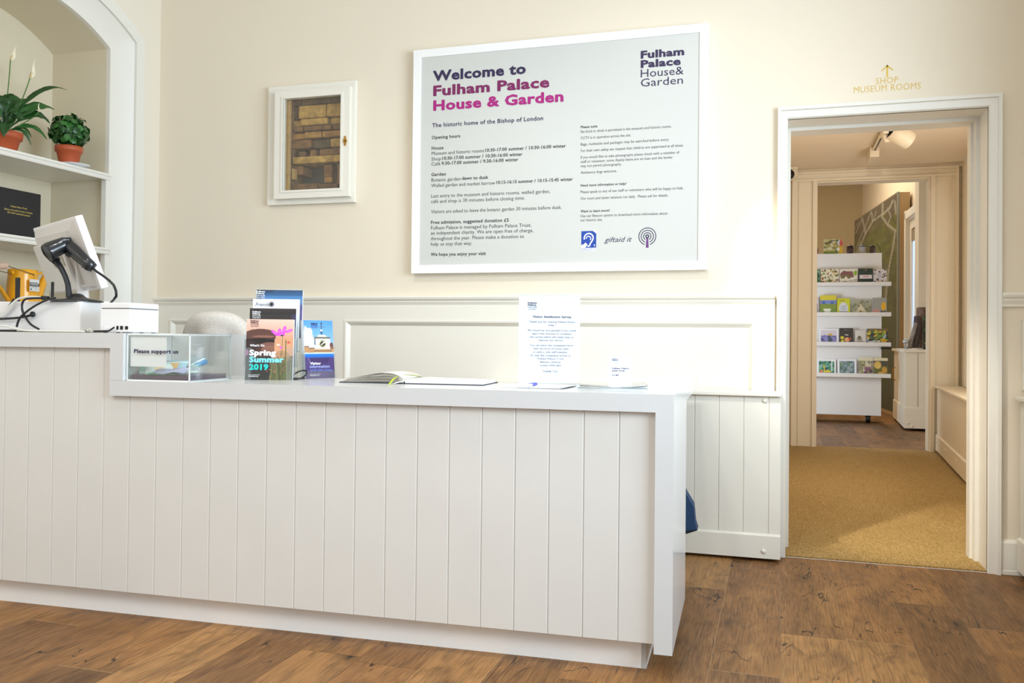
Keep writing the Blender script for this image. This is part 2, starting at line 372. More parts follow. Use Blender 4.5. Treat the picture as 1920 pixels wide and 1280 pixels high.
# left wall with arched niche
b = MB(); arcI = []; arcO = []
NY = 3.915; cyI, czI, rI = 3.4065, 1.7917, .9336; cyO, czO, rO = 3.4065, 1.6892, 1.148
aI0 = math.acos((NY-cyI)/rI); aO0 = math.acos((4.044-cyO)/rO)
NB = .86
for z in (NB, 1.4, 2.0): arcI.append((NY, z)); arcO.append((4.044, z))
for k in range(25):
    t = k/24; a = aI0+(PI-2*aI0)*t; c = aO0+(PI-2*aO0)*t
    arcI.append((cyI+rI*math.cos(a), czI+rI*math.sin(a))); arcO.append((cyO+rO*math.cos(c), czO+rO*math.sin(c)))
for z in (2.0, 1.4, NB): arcI.append((2*cyI-NY, z)); arcO.append((2*cyO-4.044, z))
arcF = []
for (y, z) in arcO:
    d = Vector((y-cyI, max(0, z-2.3))); d.normalize(); arcF.append((y+d.x*.07, z+(d.y*.07)))
top = [(y, CEIL) for y, z in arcF]
b.strip([[(WX, y, z) for y, z in arcF], [(WX, y, z) for y, z in top]], 0, smooth=False)
b.box(WX-.02, WX, arcF[0][0], D, 0, CEIL); b.box(WX-.02, WX, -2.5, arcF[-1][0], 0, CEIL); b.box(WX-.02, WX, arcF[-1][0], arcF[0][0], 0, NB)
struct('wall_left', b, cream_l)
b = MB()     # moulded arch frame
rows = [[(WX+.006, y, z) for y, z in arcF], [(WX+.006, y, z) for y, z in arcO]]
b.strip(rows, 0, smooth=False); rows = [[(WX-.01, y, z) for y, z in arcO]]
b.strip([[(WX+.006, y, z) for y, z in arcO], rows[0]], 0, smooth=False)
for k in range(1, 9):
    s_ = k/8; xx = WX-.01-.05*math.sin(s_*PI/2)
    rows.append([(xx, o[0]+(i[0]-o[0])*s_, o[1]+(i[1]-o[1])*s_) for o, i in zip(arcO, arcI)])
b.strip(rows, 0, smooth=True)
b.strip([[(WX-.06, y, z) for y, z in arcI], [(WX-.085, y, z) for y, z in arcI]], 0, smooth=False)
b.strip([[(WX+.006, y, z) for y, z in arcF], [(WX, y, z) for y, z in arcF]], 0, smooth=False)
struct('trim_arch', b, white)
b = MB()
XN = -3.915
b.strip([[(WX-.085, y, z) for y, z in arcI], [(XN, y, z) for y, z in arcI]], 0, smooth=False)
b.poly([(XN, y, z) for y, z in arcI]); b.box(XN, WX-.03, arcI[-1][0], NY, NB-.03, NB)
struct('wall_niche', b, niche_m)
# dado rail and panelled dado on the back wall
RZ = 1.220; RX0, RX1 = WX+.001, -.008
b = MB()
prof = [(D, RZ), (D-.034, RZ), (D-.036, RZ-.008), (D-.032, RZ-.018), (D-.022, RZ-.026), (D-.022, RZ-.032), (D-.012, RZ-.05), (D-.012, RZ-.06), (D, RZ-.06)]
b.prism(prof, RX0+.0, RX1, 'x'); struct('trim_dado_rail', b, whitec)
pz = yp(900, 600.5, D).z
px1a, px1b = yp(321, 640, D).x, yp(592, 640, D).x; px2a, px2b = yp(648, 640, D).x, yp(1416, 640, D).x
b = MB(); t = .016; zb = .55
b.box(RX0, px1a, D-t, D, zb, RZ-.05); b.box(px1b, px2a, D-t, D, zb, RZ-.05); b.box(px2b, RX1, D-t, D, zb, RZ-.05)
b.box(px1a, px1b, D-t, D, pz, RZ-.05); b.box(px2a, px2b, D-t, D, pz, RZ-.05)
for (a0, a1) in ((px1a, px1b), (px2a, px2b)):
    m_ = .03
    b.prism([(D-t, pz), (D-t-.005, pz-.004), (D-t-.003, pz-.012), (D-.001, pz-m_), (D, pz-m_), (D, pz)], a0, a1, 'x')
    for x0, sg in ((a0, 1), (a1, -1)):
        b.prism([(x0, D-t), (x0+sg*.004, D-t-.005), (x0+sg*.012, D-t-.003), (x0+sg*m_, D-.001), (x0+sg*m_, D), (x0, D)], zb, pz, 'z')
for (a0, a1) in ((px1a, px1b), (px2a, px2b)): b.box(a0+.02, a1-.02, D-.0015, D, zb, pz-.02)
struct('trim_dado_panels', b, whitec)
# first door: architrave, lining
AL, AR, AT = .0009, .934, 2.090
b = MB()
def arch(b, L0, L1, R0, R1, T0, T1, y, fl):
    # mitred architrave of stepped section
    steps = [(0, .028), (.28, .028), (.34, .018), (.9, .014), (1, .006)]
    for (s0, d0), (s1, d1) in zip(steps, steps[1:]):
        l0, l1 = L0+(L1-L0)*s0, L0+(L1-L0)*s1; rr0, rr1 = R0+(R1-R0)*s0, R0+(R1-R0)*s1; t0, t1 = T0+(T1-T0)*s0, T0+(T1-T0)*s1
        A = [(l0, y-d0, fl), (l0, y-d0, t0), (rr0, y-d0, t0), (rr0, y-d0, fl)]; B = [(l1, y-d1, fl), (l1, y-d1, t1), (rr1, y-d1, t1), (rr1, y-d1, fl)]
        b.strip([A, B], 0, smooth=False)
    A = [(L0, y-.028, fl), (L0, y-.028, T0), (R0, y-.028, T0), (R0, y-.028, fl)]; B = [(p[0], y, p[2]) for p in A]; b.strip([A, B], 0, smooth=False)
    A = [(L1, y-.006, fl), (L1, y-.006, T1), (R1, y-.006, T1), (R1, y-.006, fl)]; B = [(p[0], y+.01, p[2]) for p in A]; b.strip([A, B], 0, smooth=False)
arch(b, AL, DL, AR, DR, AT, DT, D, 0)
struct('door_1', b, white)
b = MB()   # lining with rebate
b.box(DL-.019, DL, D+.001, D+T, 0, DT); b.box(DR, DR+.019, D+.001, D+T, 0, DT); b.box(DL-.019, DR+.019, D+.001, D+T, DT, DT+.019)
sx = .016
b.box(DL, DL+sx, D+.17, D+T+.02, 0, DT-sx); b.box(DR-sx, DR, D+.17, D+T+.02, 0, DT-sx); b.box(DL, DR, D+.17, D+T+.02, DT-sx, DT)
b.box(DR-sx-.012, DR-sx, D+.22, D+T+.02, 0, DT-sx)
struct('trim_door_lining', b, white)
# right end: skirting on the back wall, right wall
b = MB(); zb = yp(1890, 1017, D).z
b.box(AR, 1.25, D-.016, D, .022, zb); b.prism([(D, zb), (D-.016, zb), (D-.008, zb+.012), (D, zb+.014)], AR, 1.25, 'x'); b.box(AR, 1.25, D-.02, D, 0, .022, bev=.004)
struct('baseboard_back', b, whitec)
b = MB(); b.prism(prof, AR+.001, 1.25, 'x'); struct('trim_dado_right', b, whitec)
b = MB(); xa = yp(1915, 650, D).x; z1 = yp(1915, 600, D).z
b.box(xa, 1.25, D-.02, D, z1-.01, z1); b.box(xa, xa+.012, D-.0195, D, .8, z1-.0101); struct('trim_dado_panel_right', b, whitec)
b = MB()
for (y0, y1, z0, z1) in ((3.15, D, 0, CEIL), (-1.2, -.3, 0, CEIL), (-.3, 3.15, 0, .95), (-.3, 3.15, 2.9, CEIL)): b.box(1.25, 1.45, y0, y1, z0, z1)
struct('wall_right', b, cream)
b = MB()
for (y0, y1, z0, z1) in ((-.3, -.24, .95, 2.9), (3.09, 3.15, .95, 2.9), (-.3, 3.15, .95, 1.01), (-.3, 3.15, 2.84, 2.9), (1.4, 1.46, 1.01, 2.84), (-.24, 3.09, 1.9, 1.95)): b.box(1.36, 1.42, y0, y1, z0, z1)
struct('window_1', b, white)
# corridor shell
CCZ = 2.635; CLX = .12; CRX = 1.60
b = MB(); b.box(-.1, 1.9, D+T, C2+.15, CCZ, CCZ+.1); struct('ceiling_corridor', b, M('corridor_ceiling_paint', 'f2e4d0', .8))
b = MB(); b.box(CLX-.2, CLX-.1, D+T, C2, 0, CCZ); struct('wall_corridor_left', b, corr_m)
b = MB()
b.box(CRX, CRX+.1, D+T, 5.2, 0, CCZ); b.box(CRX, CRX+.1, 7.9, C2, 0, CCZ); b.box(CRX, CRX+.1, 5.2, 7.9, 0, .8); b.box(CRX, CRX+.1, 5.2, 7.9, 2.2, CCZ)
b.box(CRX+.28, CRX+.3, 5.1, 8.0, .7, 2.3)
struct('wall_corridor_right', b, corr_m)
o2l, o2r, o2t = .353, 1.345, 2.52
b = MB(); b.box(CLX-.2, o2l, C2, C2+.15, 0, CCZ); b.box(o2r, CRX+.1, C2, C2+.15, 0, CCZ); b.box(o2l, o2r, C2, C2+.15, o2t, CCZ)
struct('wall_corridor_end', b, corr_m)
b = MB()     # second door frame: broad panelled pilasters and head
fl, frx = .135, 1.575
for (x0, x1, s_) in ((fl, o2l, 1), (o2r, frx, -1)):
    b.box(x0, x1, C2-.03, C2, 0, o2t+.09)
    b.box(x0, x0+.035, C2-.055, C2-.03, 0, o2t+.09 if s_ > 0 else o2t); b.box(x1-.03, x1, C2-.055, C2-.03, 0, o2t if s_ > 0 else o2t+.09)
    b.box((x0+.06 if s_ > 0 else x1-.075), (x0+.075 if s_ > 0 else x1-.06), C2-.04, C2-.03, 0, o2t)
b.box(o2l, o2r, C2-.03, C2, o2t, o2t+.09); [b.box(xa_, xb_, C2-.055, C2-.0301, za_, za_+.02) for za_ in (o2t+.0002, o2t+.07) for xa_, xb_ in ((fl+.0352, frx-.0302),)]
b.box(o2l-.004, o2l+.012, C2-.02, C2+.15, 0, o2t); b.box(o2r-.012, o2r+.004, C2-.02, C2+.15, 0, o2t); b.box(o2l+.0121, o2r-.0121, C2-.02, C2+.15, o2t-.012, o2t-.0005)
struct('door_2', b, M('corridor_frame_paint', 'ebdfc8', .45))
b = MB(); b.box(CLX-.1, CRX, C2-.03, C2-.02, CCZ-.03, CCZ); struct('trim_corridor_cornice', b, corr_m)
# shop shell
SB = 16.2; scx = yp(1617, 420, SB).x
b = MB(); b.box(-1.6, 3.0, SB, SB+.1, 0, 4.2); struct('wall_shop_back', b, M('shop_back_paint', 'b3a07c', .8))
b = MB(); sr0 = yp(1617, 420, SB-.02); sr1x = 1.93
b.prism([(sr0.x, SB), (sr1x, 10.6), (sr1x+.1, 10.6), (sr0.x+.1, SB)], 0, 4.2, 'z'); struct('wall_shop_right', b, corr_m)
b = MB(); b.box(-1.6, 3.0, C2+.15, SB, 4.2, 4.3); struct('ceiling_shop', b, M('shop_ceiling_paint', 'efe6d6', .9))
b = MB(); b.box(-1.6, -1.5, C2+.15, SB, 0, 4.2); struct('wall_shop_left', b, corr_m)
b = MB(); b.box(-1.6, CLX-.2, C2+.1505, C2+.25, 0, 4.2); b.box(CRX+.1, 3.0, C2+.1505, C2+.25, 0, 4.2); b.box(CLX-.2, CRX+.1, C2+.1505, C2+.25, CCZ+.1, 4.2); struct('wall_shop_front', b, corr_m)
# carpet
b = MB(); b.box(CLX-.1, CRX, D+.005, C2+.06, 0, .008)
b.done('carpet', sisal, label='golden ribbed sisal carpet running through the corridor beyond the door', cat='carpet')

# ================================================================== RECEPTION COUNTER
SF = 2.607; ST = .839; TH = .054; UT = 1.0066; EL = -3.2; ES = -2.158; EP = -2.104; EI = -.2465; ER = -.192; BD = 3.205
root = thing('reception_counter', ce(-1.7, 2.9, 0), 'long white reception counter with grooved cream boards and a raised left end', 'counter')
b = MB()   # lower worktop, wider on the right where it returns to the wall box
poly = [(EP, SF+.0), (ER, SF), (ER, 4.045), (-.66, 4.02), (-.80, 3.10), (EP, BD-.09)]
b.prism([(EP-.054, SF)]+poly[1:5]+[(EP-.054, BD-.09)], ST-TH, ST, 'z', 0, CF)
b.done('worktop', slab_m, root)
b = MB(); b.prism([(EL, SF), (EP, SF), (EP, 3.5), (EL, 3.5)], UT-TH, UT, 'z', 0, CF); b.box(EP-.054, EP, SF, BD-.09, ST+.0005, UT-TH, 0, CF); b.box(EP-.054, EP, BD-.089, 3.5, .02, UT-TH, 0, CF)
b.done('raised_worktop', slab_m, root, label='raised section of the worktop with its square drop end')
b = MB(); b.box(EI, ER, SF, BD, .0707, ST-TH, 0, CF); b.done('end_panel', slab_m, root)
b = MB(); g = -2.6292+.1083*np.arange(-6, 22); PF = SF+.02; gw = .0048
edges = [EL]+list(g)+[EI]
for x0, x1 in zip(edges[:-1], edges[1:]):
    zt = UT-TH if x0 < ES-.02 else ST-TH
    for (a0, a1, zz) in ([(x0, ES, UT-TH), (ES, x1, ST-TH)] if x0 < ES < x1 else [(x0, x1, zt)]):
        ga = gw if a0 != ES else 0; gb = gw if a1 != ES else 0
        if a0 == EL: ga = 0
        if a1 == EI: gb = 0
        b.prism([(a0, PF+.02), (a0, PF+.004), (a0+ga*.25, PF), (a1-gb, PF), (a1, PF+.004), (a1, PF+.02)], .094, zz, 'z', 0, CF)
b.done('front_boards', board_m, root)
b = MB(); b.box(EL, -.2745, 2.676, 2.69, 0, .12, 0, CF); b.box(-.29, -.2745, 2.676, BD-.05, 0, .1, 0, CF)
b.box(EL, EI-.004, PF+.021, 2.675, .098, .118, 0, CF)
b.done('plinth', M('plinth_white', 'f3f3f1', .45), root)
b = MB(); b.box(EL, ES, BD-.06, BD-.04, .0, UT-TH, 0, CF); b.box(EL, EI-.02, BD-.14, BD-.12, .02, ST-TH, 0, CF); b.done('back_panel', M('counter_inside', 'e6e2da', .5), root)

# ================================================================== RADIATOR COVER by the door
def cover(name, label, fr, L, dp, h, z0, base, npan, studs, ledge=.02, mat=whitec, grooves=.103, g0=0, zf=0):
    # boxed-out boarded cover: boards, skirting, ledge, round-headed screws; local x along the front, y depth behind it
    r = thing(name, fr((L/2, dp/2, 0)), label, 'radiator cover')
    b = MB(); x = g0
    xs = [0]+[g0+grooves*i for i in range(int((L-g0)/grooves)+1) if .01 < g0+grooves*i < L-.01]+[L]
    for a0, a1 in zip(xs[:-1], xs[1:]): b.prism([(a0, dp), (a0, .005), (a0+.001, 0), (a1-.004, 0), (a1, .005), (a1, dp)], z0+base-.005, h-ledge, 'z', 0, fr)
    b.done('boards', mat, r)
    b = MB(); b.prism([(dp, z0), (-.012, z0), (-.012, z0+base-.008), (-.002, z0+base), (dp, z0+base)], 0, L, 'x', 0, fr); b.done('skirting', mat, r)
    b = MB(); b.box(-.004, L+.002, -.022, dp, h-ledge, h, 0, fr, bev=.004); b.done('ledge', mat, r)
    for (sx_, sz_, yo) in studs:
        b = MB(); prof_ = [(.0105, 0), (.0105, .003), (.008, .006), (.004, .008), (1e-5, .0085)]
        o = fr((sx_, yo, sz_)); nn = (fr((0, -1, 0))-fr((0, 0, 0))); xx = fr((1, 0, 0))-fr((0, 0, 0))
        b.lathe(prof_, (0, 0, 0), 14, 0, Fr(o, xx, Z, nn)); b.done('screw_head', mat, r)
    b = MB(); b.box(.02, L-.02, dp*.5, dp-.005, zf, z0+.02, 0, fr); b.done('plinth', M('bare_board', 'b59a78', .7), r)
    return r
cx0 = -1.4; RY = 4.125
gx = [yp(q, 900, RY).x for q in (1318.5, 1364.5, 1411)]
sA = yp(1434, 751, RY); sB = yp(1431.5, 1033, RY-.012); zk = yp(1440, 1002, RY-.012).z
cover('radiator_cover', 'white boarded radiator cover with a ledge, left of the door and behind the counter', Fr((cx0, RY, 0)), .022-cx0, D-RY-.022, .769, .016, zk-.016, 4,
      [(sA.x-cx0, sA.z, 0), (sB.x-cx0, sB.z, -.012)], g0=(gx[0]-cx0) % .1035, grooves=gx[1]-gx[0])
RB = yp(1909, 1069, D).x
cover('radiator_cover', 'cream boarded radiator cover at the right edge, beyond the door frame', Fr((RB, D-.03, 0), (0, -1, 0), (1, 0, 0)), 2.2, 1.25-RB-.003, yp(1905, 741, D).z, .03, .14, 6, [], g0=.08)

# ================================================================== GLAZED WALL CABINET
QY = D-.075
cb = thing('wall_cabinet', (CBX0+.17, D-.04, CBZ0-.08), 'small cream glazed wall cabinet showing old brickwork, left of the welcome board', 'cabinet')
def px_rect(x0, y0, x1, y1, Y): a = yp(x0, y0, Y); c = yp(x1, y1, Y); return a.x, c.x, c.z, a.z     # TL, BR
fx0, fx1, fz0, fz1 = px_rect(505.5, 164, 665, 380, D-.02)
fz0 = (yp(504, 384, D-.02).z+yp(664, 380, D-.02).z)/2; fz1 = (yp(507, 163.5, D-.02).z+yp(667, 152, D-.02).z)/2
b = MB()
def ring(b, X0, X1, Z0, Z1, x0, x1, z0, z1, y0, y1, mi=0, bev=0):
    b.box(X0, x0, y0, y1, Z0, Z1, mi, bev=bev); b.box(x1, X1, y0, y1, Z0, Z1, mi, bev=bev); b.box(x0, x1, y0, y1, Z0, z0, mi, bev=bev); b.box(x0, x1, y0, y1, z1, Z1, mi, bev=bev)
dx0 = yp(515, 250, D-.06).x; dx1 = yp(655, 250, D-.06).x; dz0 = (yp(513, 372.5, D-.06).z+yp(652, 368, D-.06).z)/2; dz1 = (yp(517, 172, D-.06).z+yp(657, 161, D-.06).z)/2
ox0 = yp(531, 250, D-.06).x; ox1 = yp(639, 250, D-.06).x; oz0 = (yp(529, 357, D-.06).z+yp(637, 353, D-.06).z)/2; oz1 = (yp(533, 185, D-.06).z+yp(639, 178, D-.06).z)/2
ring(b, fx0, fx1, fz0, fz1, dx0+.01, dx1-.01, dz0+.01, dz1-.01, D-.028, D-.001); b.done('frame', whitec, cb)
b = MB(); ring(b, dx0, dx1, dz0, dz1, ox0, ox1, oz0, oz1, D-.062, D-.029)
ring(b, ox0-.012, ox1+.012, oz0-.012, oz1+.012, ox0, ox1, oz0, oz1, D-.066, D-.06)
dr = b.done('door', whitec, cb)
b = MB(); e = yp(647, 264, D-.064); b.prism([(e.x+dx, e.z+dz) for dx, dz in ((-.004, -.026), (.004, -.026), (.005, -.014), (.010, -.006), (.010, .006), (.005, .014), (.004, .026), (-.004, .026), (-.005, .014), (-.010, .006), (-.010, -.006), (-.005, -.014))], D-.067, D-.063, 'y')
b.prism([(e.x-.0025, e.z-.007), (e.x+.0025, e.z-.007), (e.x+.003, e.z+.004), (e.x-.003, e.z+.004)], D-.0675, D-.067, 'y', 1)
b.done('keyhole_plate', [M('brass', 'b88a3c', .3, 1), black_p], dr, label='brass keyhole plate')
b = MB(); b.box(ox0, ox1, D-.045, D-.041, oz0, oz1); b.done('glass', glass('cabinet_glass', (.93, .94, .92), haze=.0), dr)
b = MB()      # exposed masonry: rows of rough bricks and lath, grey plaster patch
BY = D+.025; rg = random.Random(4)
brk = [M('old_brick_%s' % n, c, .9, noise=.35, nscale=30, bump=.6, bscale=60) for n, c in (('dark', '7d5a3b'), ('tan', 'bd8a49'), ('ochre', 'cda058'), ('brown', '92673f'), ('ash', '6b5842'))]+[M('plaster_grey', '6d675d', .9, noise=.1), M('lath_wood', 'c79d63', .8, noise=.15, nscale=40)]
def U(u): return ox0+(ox1-ox0)*u
def V(v): return oz1-(oz1-oz0)*v
b.box(CBX0-.01, CBX1+.01, D+.155, D+.199, CBZ0, CBZ1, 4)
rows_ = [(-.08, .04, 0), (.04, .19, 0), (.19, .27, 2), (.27, .33, 3), (.335, .41, 1), (.42, .52, 3)]
for (v0, v1, k0) in rows_:
    u = -.15
    while u < 1.15:
        w = rg.uniform(.25, .55); k = k0 if rg.random() < .6 else rg.randrange(5)
        b.box(U(u), U(u+w-.015), BY+rg.uniform(-.012, .012), D+.16, V(v1-.008), V(v0), k, bev=.006); u += w
b.box(U(.05), U(1.1), BY-.02, D+.15, V(.685), V(.61), 2, bev=.005); b.box(U(.5), U(1.15), BY, D+.15, V(.60), V(.53), 3, bev=.006)
for (u0, u1, v0, v1, k) in ((.12, .24, .54, .61, 0), (.32, .44, .53, .61, 3), (.57, .72, .7, .84, 3), (.58, .72, .84, .9, 1), (.8, 1.1, .69, .98, 3), (.05, .2, .7, .8, 3), (-.1, .5, .9, 1.05, 3), (.45, 1.15, .91, 1.05, 0), (-.1, .02, -.1, 1.1, 3)):
    b.box(U(u0), U(u1), BY+.005, D+.15, V(v1), V(v0), k, bev=.005)
b.box(U(-.1), U(.75), D+.14, D+.15, V(.98), V(.66), 5); b.box(U(-.03), U(.055), BY-.05, BY-.03, V(1.02), V(-.1), 6, bev=.003)
b.box(U(.9), U(1.1), BY-.03, BY, V(.83), V(.79), 6, bev=.003); b.box(U(.06), U(.11), BY-.03, BY, V(.86), V(.74), 6, bev=.003)
for (x0, x1, z0, z1) in ((CBX0, CBX0+.004, CBZ0, CBZ1), (CBX1-.004, CBX1, CBZ0, CBZ1), (CBX0, CBX1, CBZ0, CBZ0+.004), (CBX0, CBX1, CBZ1-.004, CBZ1)): b.box(x0, x1, D+.0005, D+.19, z0, z1, 7)
b.done('brickwork', brk+[M('dark_lining', '2a2a24', .8)], cb, label='exposed old brickwork and laths behind the glass')

# ================================================================== WELCOME BOARD
SY = D-.045
sg = thing('welcome_board', (-1.08, D-.02, 1.33), 'large white framed grey welcome board with purple headings on the back wall', 'sign')
sx0 = (yp(774.5, 95, SY).x+yp(771, 513.5, SY).x)/2; sx1 = (yp(1328, 41.5, SY).x+yp(1327.5, 504.5, SY).x)/2
sz0 = (yp(771, 513.5, SY).z+yp(1327.5, 504.5, SY).z)/2; sz1 = (yp(774.5, 95, SY).z+yp(1328, 41.5, SY).z)/2
ix0 = (yp(789, 108, SY).x+yp(785.5, 498, SY).x)/2; ix1 = (yp(1311, 60.5, SY).x+yp(1309.5, 487.5, SY).x)/2
iz0 = (yp(785.5, 498, SY).z+yp(1309.5, 487.5, SY).z)/2; iz1 = (yp(789, 108, SY).z+yp(1311, 60.5, SY).z)/2
b = MB(); ring(b, sx0, sx1, sz0, sz1, ix0, ix1, iz0, iz1, SY, D-.001, bev=.002); b.done('frame', M('sign_frame_white', 'f6f5f2', .4), sg)
PY = SY+.006
b = MB(); b.box(ix0, ix1, PY, D-.002, iz0, iz1); b.done('panel', M('sign_grey_print', 'cfcfc9', .38, spec=.4), sg)
navy = M('ink_navy', '2a1c4a', .5); plum = M('ink_plum', '7a0f56', .5); mag = M('ink_magenta', 'a80a78', .5); dark = M('ink_charcoal', '33363a', .5)
SN = (0, -1, 0); SX = (1, 0, 0)
lettering('heading_lettering', sg, [('Welcome to', 811.8, 152.7, 986, 19.8, .035, 0), ('Fulham Palace', 812.4, 180.5, 1030, 19.8, .035, 1), ('House & Garden', 812.4, 208, 1056.5, 19.8, .035, 2)], SN, -PY, SX, [navy, plum, mag])
lettering('subheading_lettering', sg, [('The historic home of the Bishop of London', 810.2, 239, 1018.3, 7.8, .018, 0)], SN, -PY, SX, [navy])
B_, R_ = .022, 0
c6 = 6.3
lettering('body_lettering', sg, [(t, x0, y, x1, c6, bo, 0) for t, x0, y, x1, bo in (
    ('Opening hours', 809.8, 261, 863, B_), ('House', 809.5, 281, 831.5, B_), ('Museum and historic rooms', 809.4, 290.8, 907.6, R_), ('10:30-17:00 summer / 10:30-16:00 winter', 910, 284.8, 1061, B_),
    ('Shop', 809.1, 301.2, 827, R_), ('10:30-17:00 summer / 10:30-16:00 winter', 829.4, 300, 979.5, B_), ('Caf\u00e9', 809.1, 310.6, 825.6, R_), ('9:30-17:00 summer / 9:30-16:00 winter', 828, 309.4, 971.9, B_),
    ('Garden', 809, 330.3, 836, B_), ('Botanic garden', 809, 340.6, 864, R_), ('dawn to dusk', 866.3, 337.4, 915.6, B_),
    ('Walled garden and market barrow', 808.8, 351, 928.2, R_), ('10:15-16:15 summer / 10:15-15:45 winter', 930.8, 345.1, 1074, B_),
    ('Last entry to the museum and historic rooms, walled garden,', 808.6, 370.6, 1031.5, R_), ('caf\u00e9 and shop is 30 minutes before closing time.', 808.4, 380.8, 984, R_),
    ('Visitors are asked to leave the botanic garden 30 minutes before dusk.', 808.2, 400, 1053, R_),
    ('Free admission, suggested donation \u00a35', 808.2, 420, 954, B_), ('Fulham Palace is managed by Fulham Palace Trust,', 808.2, 430.3, 996.3, R_),
    ('an independent charity. We are open free of charge,', 808, 440, 1000, R_), ('throughout the year. Please make a donation to', 808, 450.3, 982.6, R_), ('help us stay that way.', 808, 460.6, 885, R_),
    ('We hope you enjoy your visit', 807.8, 480, 911, B_))], SN, -PY, SX, [dark])
c4 = 4.8
lettering('notes_lettering', sg, [(t, x0, y, x1, c4, bo, 0) for t, x0, y, x1, bo in (
    ('Please note', 1089, 240.6, 1120, B_), ('No food or drink is permitted in the museum and historic rooms.', 1089, 249.3, 1259, R_), ('CCTV is in operation across the site.', 1089, 261, 1183, R_),
    ('Bags, rucksacks and packages may be searched before entry.', 1089, 273, 1254.5, R_), ('For their own safety we request that children are supervised at all times.', 1089, 285, 1281.5, R_),
    ('If you would like to take photographs please check with a member of', 1089, 297.3, 1273.8, R_), ('staff or volunteer: some display items are on loan and the lender', 1089, 305.6, 1261.6, R_),
    ('may not permit photography.', 1089, 313.6, 1165.4, R_), ('Assistance dogs welcome.', 1089, 325.7, 1156.6, R_), ('Need more information or help?', 1088.8, 350, 1174.4, B_),
    ('Please speak to any of our staff or volunteers who will be happy to help.', 1088.7, 362.2, 1281.3, R_), ('Our tours and taster sessions run daily.  Please ask for details.', 1088.6, 374.4, 1252.8, R_),
    ('Want to learn more?', 1088.5, 398.4, 1143, B_), ('Use our Beacon system to download more information about', 1088.4, 407.2, 1251.7, R_), ('our historic site.', 1088.3, 415, 1129.4, R_))], SN, -PY, SX, [dark])
def logo(parent, x, y, w, h, n, d, ex, mt, name='logo_lettering', slope=0):
    # four stacked lines of the emblem; x,y = top left pixel, w,h its pixel size
    L = []
    for k, (t, bo, f) in enumerate((('Fulham', .04, 1.0), ('Palace', .04, .92), ('House&', 0, .985), ('Garden', 0, .97))):
        L.append((t, x, y+h*(.235+.255*k), x+w*f, h*.215, bo, 0))
    return lettering(name, parent, L, n, d, ex, [mt])
logo(sg, 1201.4, 94.2, 81.5, 68.5, SN, -PY, SX, navy)
# hearing loop, gift scheme and beacon marks
b = MB(); hx0, hx1 = yp(1090, 450, PY).x, yp(1118, 450, PY).x; hz1 = (yp(1090, 433.5, PY).z+yp(1118, 432.5, PY).z)/2; hz0 = yp(1104, 464.4, PY).z; hz2 = yp(1104, 470.5, PY).z
hw, hh = hx1-hx0, hz1-hz0
y0 = PY-.0006; b.box(hx0, hx1, y0, PY, hz2, hz1, 1)
def P(u, v): return (hx0+hw*u, hz1-hh*v)
def flat(b, pts, y, mi): b.poly([(p[0], y, p[1]) for p in pts], mi)
flat(b, [P(0, 0), P(.78, 0), P(0, .86)], y0-.0004, 0); flat(b, [P(.78, 0), P(1, .0), P(1, .16), P(.3, 1), P(0, 1), P(0, .86)], y0-.0004, 1)
flat(b, [P(0, 0), P(.78, 0), P(.1, .8), P(0, .8)], y0-.0005, 0); flat(b, [P(1, .16), P(1, 1), P(.26, 1)], y0-.0005, 0); flat(b, [P(.1, .8), P(.78, 0), P(1, .16), P(.42, .85)], y0-.0006, 0)
ear = [P(.2+.0*k, .5) for k in (0,)]+[P(.5+.3*math.cos(a), .42-.28*math.sin(a)) for a in [PI-.15*i*PI for i in range(8)]]+[P(.72, .6), P(.62, .72), P(.56, .88), P(.48, .92), P(.42, .88)]
for wdt, pts in ((.045, ear), (.03, [P(.34, .46), P(.36, .36), P(.46, .3), P(.58, .34), P(.64, .44), P(.6, .54)])):
    for a, c in zip(pts[:-1], pts[1:]):
        dv = Vector((c[0]-a[0], c[1]-a[1])); nn = Vector((-dv.y, dv.x)).normalized()*wdt*hw
        flat(b, [(a[0]+nn.x, a[1]+nn.y), (c[0]+nn.x, c[1]+nn.y), (c[0]-nn.x, c[1]-nn.y), (a[0]-nn.x, a[1]-nn.y)], y0-.0008, 1)
flat(b, [P(.03, .92), P(.28, .68), P(.42, .8), P(.2, 1.0), P(.03, 1)], y0-.0007, 1)
b.done('hearing_loop_mark', [M('ink_blue', '1242a0', .5), M('ink_white', 'f4f5f6', .5)], sg)
lettering('hearing_loop_lettering', sg, [('T', 1113, 462.5, 1116.5, 4, .03, 1), ('WHERE YOU SEE THIS', 1090, 467.3, 1117.5, 1.6, .01, 0), ('SIGN SWITCH TO T COIL', 1090, 470, 1117.5, 1.6, .01, 0)], SN, -PY, SX, [M('ink_blue'), M('ink_white')], off=.002)
lettering('gift_lettering', sg, [('giftaid it', 1133, 454, 1185, 9.5, 0, 0, .35)], SN, -PY, SX, [navy])
b = MB(); bc = yp(1213.8, 443, PY); pr = (yp(1230.5, 443, PY).x-bc.x)
def annulus(b, c, r0_, r1_, a0, a1, y, mi=0, n=36):
    for k in range(n):
        t0, t1 = a0+(a1-a0)*k/n, a0+(a1-a0)*(k+1)/n
        flat(b, [(c[0]+r*math.cos(t), c[1]+r*math.sin(t)) for r, t in ((r0_, t0), (r1_, t0), (r1_, t1), (r0_, t1))], y, mi)
for r_, gap in ((1, .42), (.73, .5), (.46, .7)): annulus(b, (bc.x, bc.z), pr*(r_-.085), pr*(r_+.0), -PI/2+gap*.75, 1.5*PI-gap*.75, PY-.001)
annulus(b, (bc.x, bc.z), pr*.1, pr*.22, 0, 2*PI, PY-.0012)
